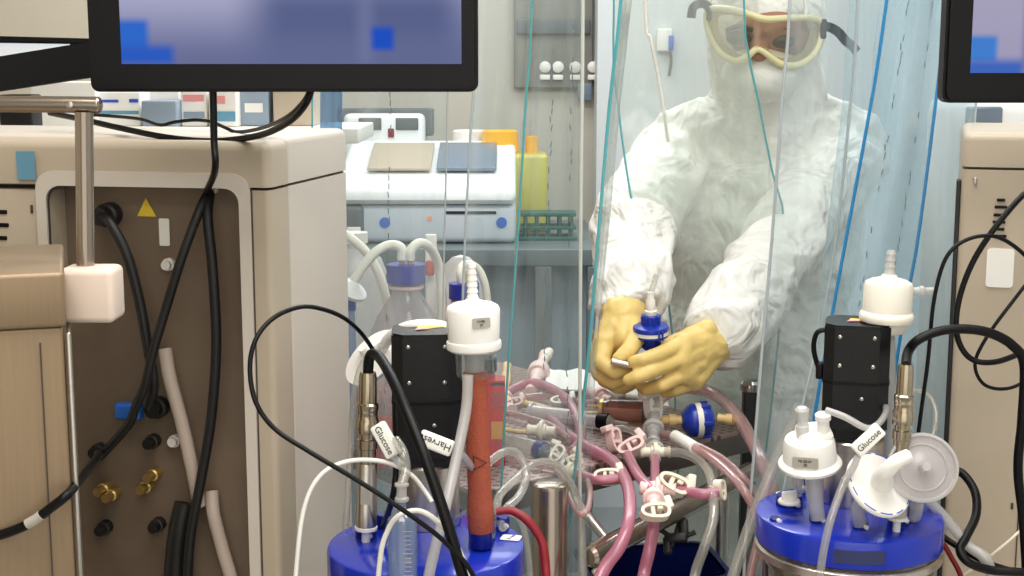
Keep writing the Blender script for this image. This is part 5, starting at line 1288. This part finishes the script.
strip('rear bluish curtain strip hanging right of the person', [(960, TP, 2.6), (880, 0, 2.55), (872, 110, 2.54), (866, 300, 2.53), (862, 576, 2.52), (862, 700, 2.52)], [(1060, TP, 2.62), (1010, 0, 2.6), (1008, 110, 2.6), (1006, 300, 2.58), (1004, 576, 2.56), (1004, 700, 2.55)], 'stripblue', None, None, seed=11)
# reflection on a strip fold over left shoulder, modelled as a white tube
cable('fold_glint', 'painted white reflection of a strip fold over the shoulder left of goggles', 'line', [P(640, -300, 2.22), P(645, 0, 2.24), P(651, 40, 2.24), P(660, 85, 2.25), (P(668, 142, 2.25))], .0026, 'white')
g = thing('curtain_rail', 'rail under the ceiling carrying the clear strips', 'rail', (.2, 1.9, 2.44))
MB().box((.2, 1.9, 2.50), (1.5, .05, .04), .005).build('bar', 'steel', g)
MB().box((.3, 2.35, 2.50), (.9, .05, .04), .005).build('bar', 'steel', g)

# ================================================================== background
BK = 4.45
bz = P(430, 247, BK - .35).z
g = thing('back_bench', 'dark-topped bench along the back wall under the white analyser', 'bench', (-.25, BK, 0))
bl, br = P(300, 250, BK).x, P(592, 250, BK).x
MB().box(((bl + br) / 2, BK, bz - .025), (br - bl, .8, .05), .004).build('worktop', 'benchdark', g)
MB().box(((bl + br) / 2, BK + .05, (bz - .05) / 2), (br - bl - .02, .7, bz - .05), .004).build('cabinet_front', 'cabgrey', g)
lx = P(543, 300, BK - .38).x
MB().box((lx, BK - .385, (bz - .05) / 2), (.05, .03, bz - .052), .004).build('leg', 'darkgrey', g)
MB().box((P(590, 300, BK - .38).x, BK - .385, (bz - .05) / 2), (.02, .03, bz - .052), .004).build('leg', 'darkgrey', g)
# analyser
ax0, ax1 = P(338, 240, BK - .25).x, P(516, 240, BK - .25).x; aw = ax1 - ax0; axc = (ax0 + ax1) / 2
ah = P(430, 172, BK - .28).z - bz
g = thing('benchtop_analyser', 'white domed benchtop analyser with blue logo on back bench', 'analyser', (axc, BK - .05, bz))
m = Matrix.Translation((axc, BK - .05, bz))
MB(m).box((0, 0, ah * .28), (aw, .46, ah * .54), .02, seg=4).build('base', 'analyserb', g)
MB(m).box((-aw * .42, -.01, ah * .28), (aw * .15, .465, ah * .52), .015).build('side_cheek', 'darkgrey', g)
zf, zk = P(430, 186, BK - .28).z - bz, P(430, 143, BK + .2).z - bz
hm = m @ Matrix(((0, 0, 1, 0), (1, 0, 0, 0), (0, 1, 0, 0), (0, 0, 0, 1)))
pf_ = [(-.235, ah * .56), (-.25, ah * .62), (-.25, zf - .02), (-.235, zf)]
for k in range(6): t_ = k / 5; pf_.append((-.20 + .36 * t_, zf + .012 + (zk - zf) * (t_ * .8 + .2 * math.sin(t_ * PI / 2))))
pf_ += [(.20, zk - .01), (.225, zk - .05), (.225, ah * .56)]
mb = MB(hm); mb.prism(pf_, -aw * .5, aw * .5); bmesh.ops.bevel(mb.bm, geom=[e for e in mb.bm.edges if len({round((v.co - m.translation).x, 3) for v in e.verts}) == 1], offset=.02, segments=3, affect='EDGES', profile=.5)
mb.build('hood', 'analyser', g)
sl = math.atan2(zk - zf, .36); msl = m @ Matrix.Translation((0, -.02, zf + .014 + (zk - zf) * .52)) @ Matrix.Rotation(sl, 4, 'X')
MB(msl).box((aw * .22, -.01, .012), (aw * .34, .24, .012), .004).build('window', 'smoke', g)
MB(msl).box((-aw * .16, -.01, .012), (aw * .36, .24, .010), .004).build('lid_panel', 'cream', g)
MB(m).box((aw * .25, -.231, ah * .44), (aw * .28, .004, .008)).build('slot', 'print', g)
MB(m).lathe([(.016, 0), (.016, .003), (0, .003)], 20, frame((-aw * .23, -.23, ah * .3), (0, -1, 0))).build('logo', 'bluelight', g)
MB(m).lathe([(.016, 0), (.016, .003), (0, .003)], 20, frame((aw * .42, -.23, ah * .3), (0, -1, 0))).build('logo', 'bluelight', g)
M['led'] = mat('orange_led', (255, 150, 110), .4); MB(m).lathe([(.007, 0), (.007, .003), (0, .003)], 16, frame((aw * .02, -.23, ah * .36), (0, -1, 0))).build('indicator_lamp', 'led', g)
MB(m).box((-aw * .4, -.246, ah * .2), (.04, .004, .02), .001).build('label_plate', 'paper', g)
# smaller instrument behind
c = P(386, 140, BK + .28)
g = thing('small_instrument', 'white instrument with two dark windows behind the domed analyser', 'instrument', (c.x, BK + .28, bz))
zi = P(386, 113, BK + .28).z
MB().box((c.x, BK + .28, (bz + zi) / 2), (.27, .13, zi - bz), .02).build('body', 'analyser', g)
for px_ in (370, 407): MB().box((P(px_, 126, BK + .21).x, BK + .213, P(px_, 124, BK + .21).z), (.075, .006, .04), .003).build('window', 'darkgrey', g)
for px_ in (357, 391): MB().box((P(px_, 134, BK + .21).x, BK + .212, P(px_, 133, BK + .21).z), (.02, .006, .03), .003).build('knob', 'redwire', g)
MB().box((c.x, BK + .295, zi - .03), (.32, .09, .09), .005).build('rear_hood', 'darkgrey', g)
# jar and sharps bin
c = P(470, 160, BK + .2); zj = P(470, 131, BK + .2).z
g = thing('white_jar', 'white round jar between the analyser and yellow bin', 'jar', (c.x, BK + .2, bz))
MB().lathe([(.05, bz + .001), (.055, bz + .01), (.055, zj - .03), (.05, zj - .028)], 28, Matrix.Translation((c.x, BK + .2, 0))).build('body', 'white', g)
MB().lathe([(.058, zj - .03), (.058, zj), (.05, zj + .004), (0, zj + .004)], 28, Matrix.Translation((c.x, BK + .2, 0))).build('lid', 'white', g)
c = P(512, 170, BK + .12); zj = P(505, 130, BK + .12).z; zm = P(505, 153, BK + .12).z
g = thing('sharps_bin', 'yellow waste bin with orange-yellow lid right of the analyser', 'bin', (c.x, BK + .12, bz))
MB().box((c.x + .01, BK + .12, (bz + zm) / 2), (.2, .18, zm - bz), .012, taper=(1.05, 1.05)).build('body', 'yellowgreen', g)
MB().lathe([(.060, zm), (.062, zm + .01), (.058, zj - .004), (.05, zj), (0, zj)], 28, Matrix.Translation((P(500, 150, BK + .12).x, BK + .12, 0))).build('lid', 'yellow', g)
MB().lathe([(.02, zm), (.02, zj - .02), (0, zj - .018)], 20, Matrix.Translation((P(532, 150, BK + .12).x, BK + .12, 0))).build('spout', 'yellow', g)
# green racks
c = P(548, 226, BK - .15)
g = thing('green_rack', 'dark green plastic rack on the back bench by the yellow bin', 'rack', (c.x, BK - .15, bz))
mb = MB()
hz_ = P(548, 211, BK - .15).z - bz
for i in range(5): mb.box((c.x - .07 + .035 * i, BK - .15, bz + hz_ / 2), (.012, .08, hz_), .003)
mb.box((c.x, BK - .15, bz + hz_ * .92), (.17, .09, .012), .002); mb.box((c.x, BK - .15, bz + hz_ * .45), (.17, .09, .01), .002); mb.box((c.x, BK - .15, bz + .006), (.18, .1, .012), .002)
mb.build('frame', 'green', g)
# wall service panel with sockets on back wall
wy = 4.985
a, b2 = P(514, 88, wy), P(592, 88, wy); zt_p = P(550, -60, wy).z
g = thing('service_panel', 'grey wall panel with four round outlets and dark band', 'panel', ((a.x + b2.x) / 2, wy, a.z))
MB().box(((a.x + b2.x) / 2, wy, (a.z + zt_p) / 2), (b2.x - a.x, .03, zt_p - a.z), .004).build('board', mat('panel_grey', (128, 126, 118), .5), g)
zz = P(550, 27, wy).z; MB().box(((a.x + b2.x) / 2, wy - .02, zz), (b2.x - a.x - .02, .02, .05), .003).build('dark_band', 'darkgrey', g)
for px_ in (545, 558, 575, 593):
    q = P(px_, 67, wy - .017); o_ = MB().lathe([(.017, 0), (.02, .003), (.02, .008), (.012, .012), (0, .012)], 20, frame(q, (0, -1, 0))).build('outlet', 'white', g)
    MB().box((q.x, wy - .02, q.z - .036), (.036, .012, .018), .003).build('label_strip', 'paper', g)
MB().box((P(590, 88, wy).x - .02, wy - .02, P(590, 92, wy).z), (.05, .02, .06), .003).build('lower_box', 'smoke', g)
# wall thermostat
q = P(664, 40, 4.79)
g = thing('wall_controller', 'small white wall controller with blue button behind the shoulder', 'controller', q)
MB().box((q.x, 4.785, q.z), (.05, .025, .075), .004).build('case', 'white', g)
MB().box((P(671, 44, 4.77).x, 4.778, P(671, 43, 4.77).z), (.016, .035, .05), .003).build('button', 'bluelight', g)
MB().tube([P(670, 52, 4.785), P(671, 62, 4.785), P(669, 76, 4.79)], .005, 8, 4).build('lead', 'darkgrey', g)

# left background: shelf with boxes behind the cream machine, and a tilted display
sy = 2.9; sz = P(200, 125, sy).z
g = thing('rear_shelf', 'shelf of pale boxes half hidden behind the cream machine top', 'shelf', (-.75, sy, 0))
MB().box((-.75, sy, sz - .015), (.9, .3, .03), .003).build('board', 'white', g)
for x in (-1.15, -.38): MB().box((x, sy + .1, (sz - .03) / 2), (.03, .03, sz - .032), .002).build('post', 'steel', g)
def carton(x0, x1, yt, Y, material, label, name='carton', stripes=()):
    a, b2 = P(x0, yt, Y), P(x1, yt, Y); h = a.z - sz
    g = thing(name, label, 'box', ((a.x + b2.x) / 2, Y, sz))
    MB().box(((a.x + b2.x) / 2, Y + .06, sz + h / 2 + .0005), (b2.x - a.x, .12, h), .003).build('body', material, g)
    for (u0, u1, v0, v1, mt_) in stripes:
        MB().box((a.x + (b2.x - a.x) * (u0 + u1) / 2, Y - .001, sz + h * (v0 + v1) / 2), ((b2.x - a.x) * (u1 - u0), .002, h * (v1 - v0))).build('printed_band', mt_, g)
    return g
carton(96, 140, 92, sy - .08, 'paper', 'white carton with blue print next to the steel rail end', stripes=((.1, .5, .70, .78, 'printblue'), (.75, .95, .7, .8, 'printblue'), (.05, .95, .36, .46, 'bluest')))
carton(141, 176, 101, sy - .12, 'greyblue', 'grey-blue plastic bin below the wide monitor', 'storage_bin')
carton(142, 178, 76, sy + .0, 'paper', 'white carton with blue lettering behind the grey-blue bin', stripes=((.3, .9, .42, .5, 'printblue'),))
carton(180, 206, 84, sy - .08, 'paper', 'white carton with pink band left of hanging monitor cable', stripes=((.1, .9, .6, .75, 'pinkst'), (.1, .9, .2, .35, 'greyblue')))
carton(208, 236, 88, sy - .1, 'white', 'pale carton with red-pink band right of hanging monitor cable', stripes=((.05, .6, .6, .8, 'pinkst'), (.1, .95, .15, .4, 'bluest')))
carton(238, 268, 80, sy - .06, 'greyblue', 'greyish carton behind the cable swoop', stripes=((.2, .8, .3, .5, 'white'),))
carton(272, 312, 70, sy - .06, 'cream', 'cream carton at the right end of rear shelf')
# display at far left
Yd = 1.9
g = thing('slanted_display', 'black slanted display with pale screen at the top left', 'display', P(40, 95, Yd))
a, b2, c3, d3 = P(-60, 100, Yd), P(100, 76, Yd + .1), P(100, 40, Yd + .1), P(-60, 66, Yd)
mb = MB(); v = [mb.bm.verts.new(p) for p in (a, b2, c3, d3)]; w_ = [mb.bm.verts.new(p + Vector((0, .03, .0))) for p in (a, b2, c3, d3)]
mb.bm.faces.new(v); mb.bm.faces.new(list(reversed(w_)))
for i in range(4): mb.bm.faces.new((v[i], v[(i + 1) % 4], w_[(i + 1) % 4], w_[i]))
mb.build('front_band', 'black', g)
mb = MB(); pr_ = [P(-60, 66, Yd + .03), P(100, 38, Yd + .13), P(100, 41, Yd + .4), P(-60, 37, Yd + .4)]
mb2 = [P(-60, 40, Yd + .4)]
lo_ = [P(-60, 72, Yd + .03), P(70, 48, Yd + .16), P(70, 44, Yd + .42), P(-60, 42, Yd + .42)]
v = [mb.bm.verts.new(p) for p in lo_]; w_ = [mb.bm.verts.new(p + Vector((0, .0, -.006))) for p in lo_]
mb.bm.faces.new(v); mb.bm.faces.new(list(reversed(w_)))
for i in range(4): mb.bm.faces.new((v[i], v[(i + 1) % 4], w_[(i + 1) % 4], w_[i]))
mb.build('screen', mat('pale_screen', (222, 228, 236), .3), g)
q0, q1 = P(-60, 38, Yd + .43), P(92, 42, Yd + .43)
MB().cyl(q0, q1, .006, seg=10).build('top_bezel', 'black', g)
MB().box(((P(40, 100, Yd + .25)).x - .03, Yd + .25, (sz * 0 + P(20, 95, Yd + .2).z + BZ) / 2), (.05, .05, P(20, 95, Yd + .2).z - BZ), .004).build('stand', 'blackmat', g)
MB().box(((P(40, 100, Yd + .25)).x - .03, Yd + .25, BZ / 2), (.3, .3, BZ - .002), .004).build('pedestal', 'white', g)
# paper under display
g = carton(30, 95, 82, sy - .1, 'paper', 'pale blue-white sheet box below the slanted display', 'sheet_box')
# wrapped box behind the right cream machine
c = P(1000, 130, 2.0); zb_ = P(1000, 92, 2.0).z
g = thing('wrapped_instrument', 'plastic-wrapped pale instrument behind the right cream machine', 'instrument', (c.x + .04, 2.02, 0))
MB().box((c.x + .05, 2.06, (zb_ + 0) / 2), (.24, .16, zb_ - .002), .03, seg=4).build('body', 'analyser', g)
MB().box((c.x - .03, 1.985, zb_ - .05), (.05, .02, .06), .004).build('panel', 'smoke', g)

# ================================================================== light and camera
def area(name, loc, size, power, col, rot=(0, 0, 0)):
    l = bpy.data.lights.new(name, 'AREA'); l.shape = 'RECTANGLE'; l.size, l.size_y = size; l.energy = power; l.color = col
    o = bpy.data.objects.new(name, l); C.objects.link(o); o.location = loc; o.rotation_euler = rot; return o
area('lamp_front', (-.1, .55, H - .01), (1.2, .6), 20, (1, .94, .85))
area('lamp_person', (.35, 1.35, H - .01), (1.4, .5), 30, (1, .98, .95))
area('lamp_mid', (.3, 3.0, H - .01), (1.8, .6), 46, (.99, .99, 1))
area('lamp_back', (-.2, 4.3, H - .01), (2.4, .5), 28, (.97, .99, 1))
area('lamp_behind', (.2, -.7, H - .01), (1.8, .6), 30, (1, .96, .9))
area('fill_behind', (.2, Y0 + .02, 1.45), (2.6, 1.5), 13, (1, .98, .95), (PI / 2, 0, 0))  # added soft fill on the wall behind the camera, no window modelled
w = bpy.data.worlds.new('World'); sc.world = w; w.use_nodes = True
w.node_tree.nodes['Background'].inputs[0].default_value = (.8, .85, .9, 1); w.node_tree.nodes['Background'].inputs[1].default_value = .3
cam = bpy.data.cameras.new('Camera'); co = bpy.data.objects.new('Camera', cam); C.objects.link(co)
cam.sensor_width = 36; cam.lens = F / 1024 * 36; cam.clip_start = .05
co.location = CAM; co.rotation_euler = (PI / 2 - PITCH, 0, 0); sc.camera = co
vs = sc.view_settings; vs.view_transform = 'Standard'; vs.look = 'None'; vs.gamma = 1; vs.exposure = -0.24; vs.use_curve_mapping = False
sc.cycles.transparent_max_bounces = 48; sc.cycles.max_bounces = 10; sc.cycles.caustics_reflective = False; sc.cycles.caustics_refractive = False
sc.cycles.use_denoising = True
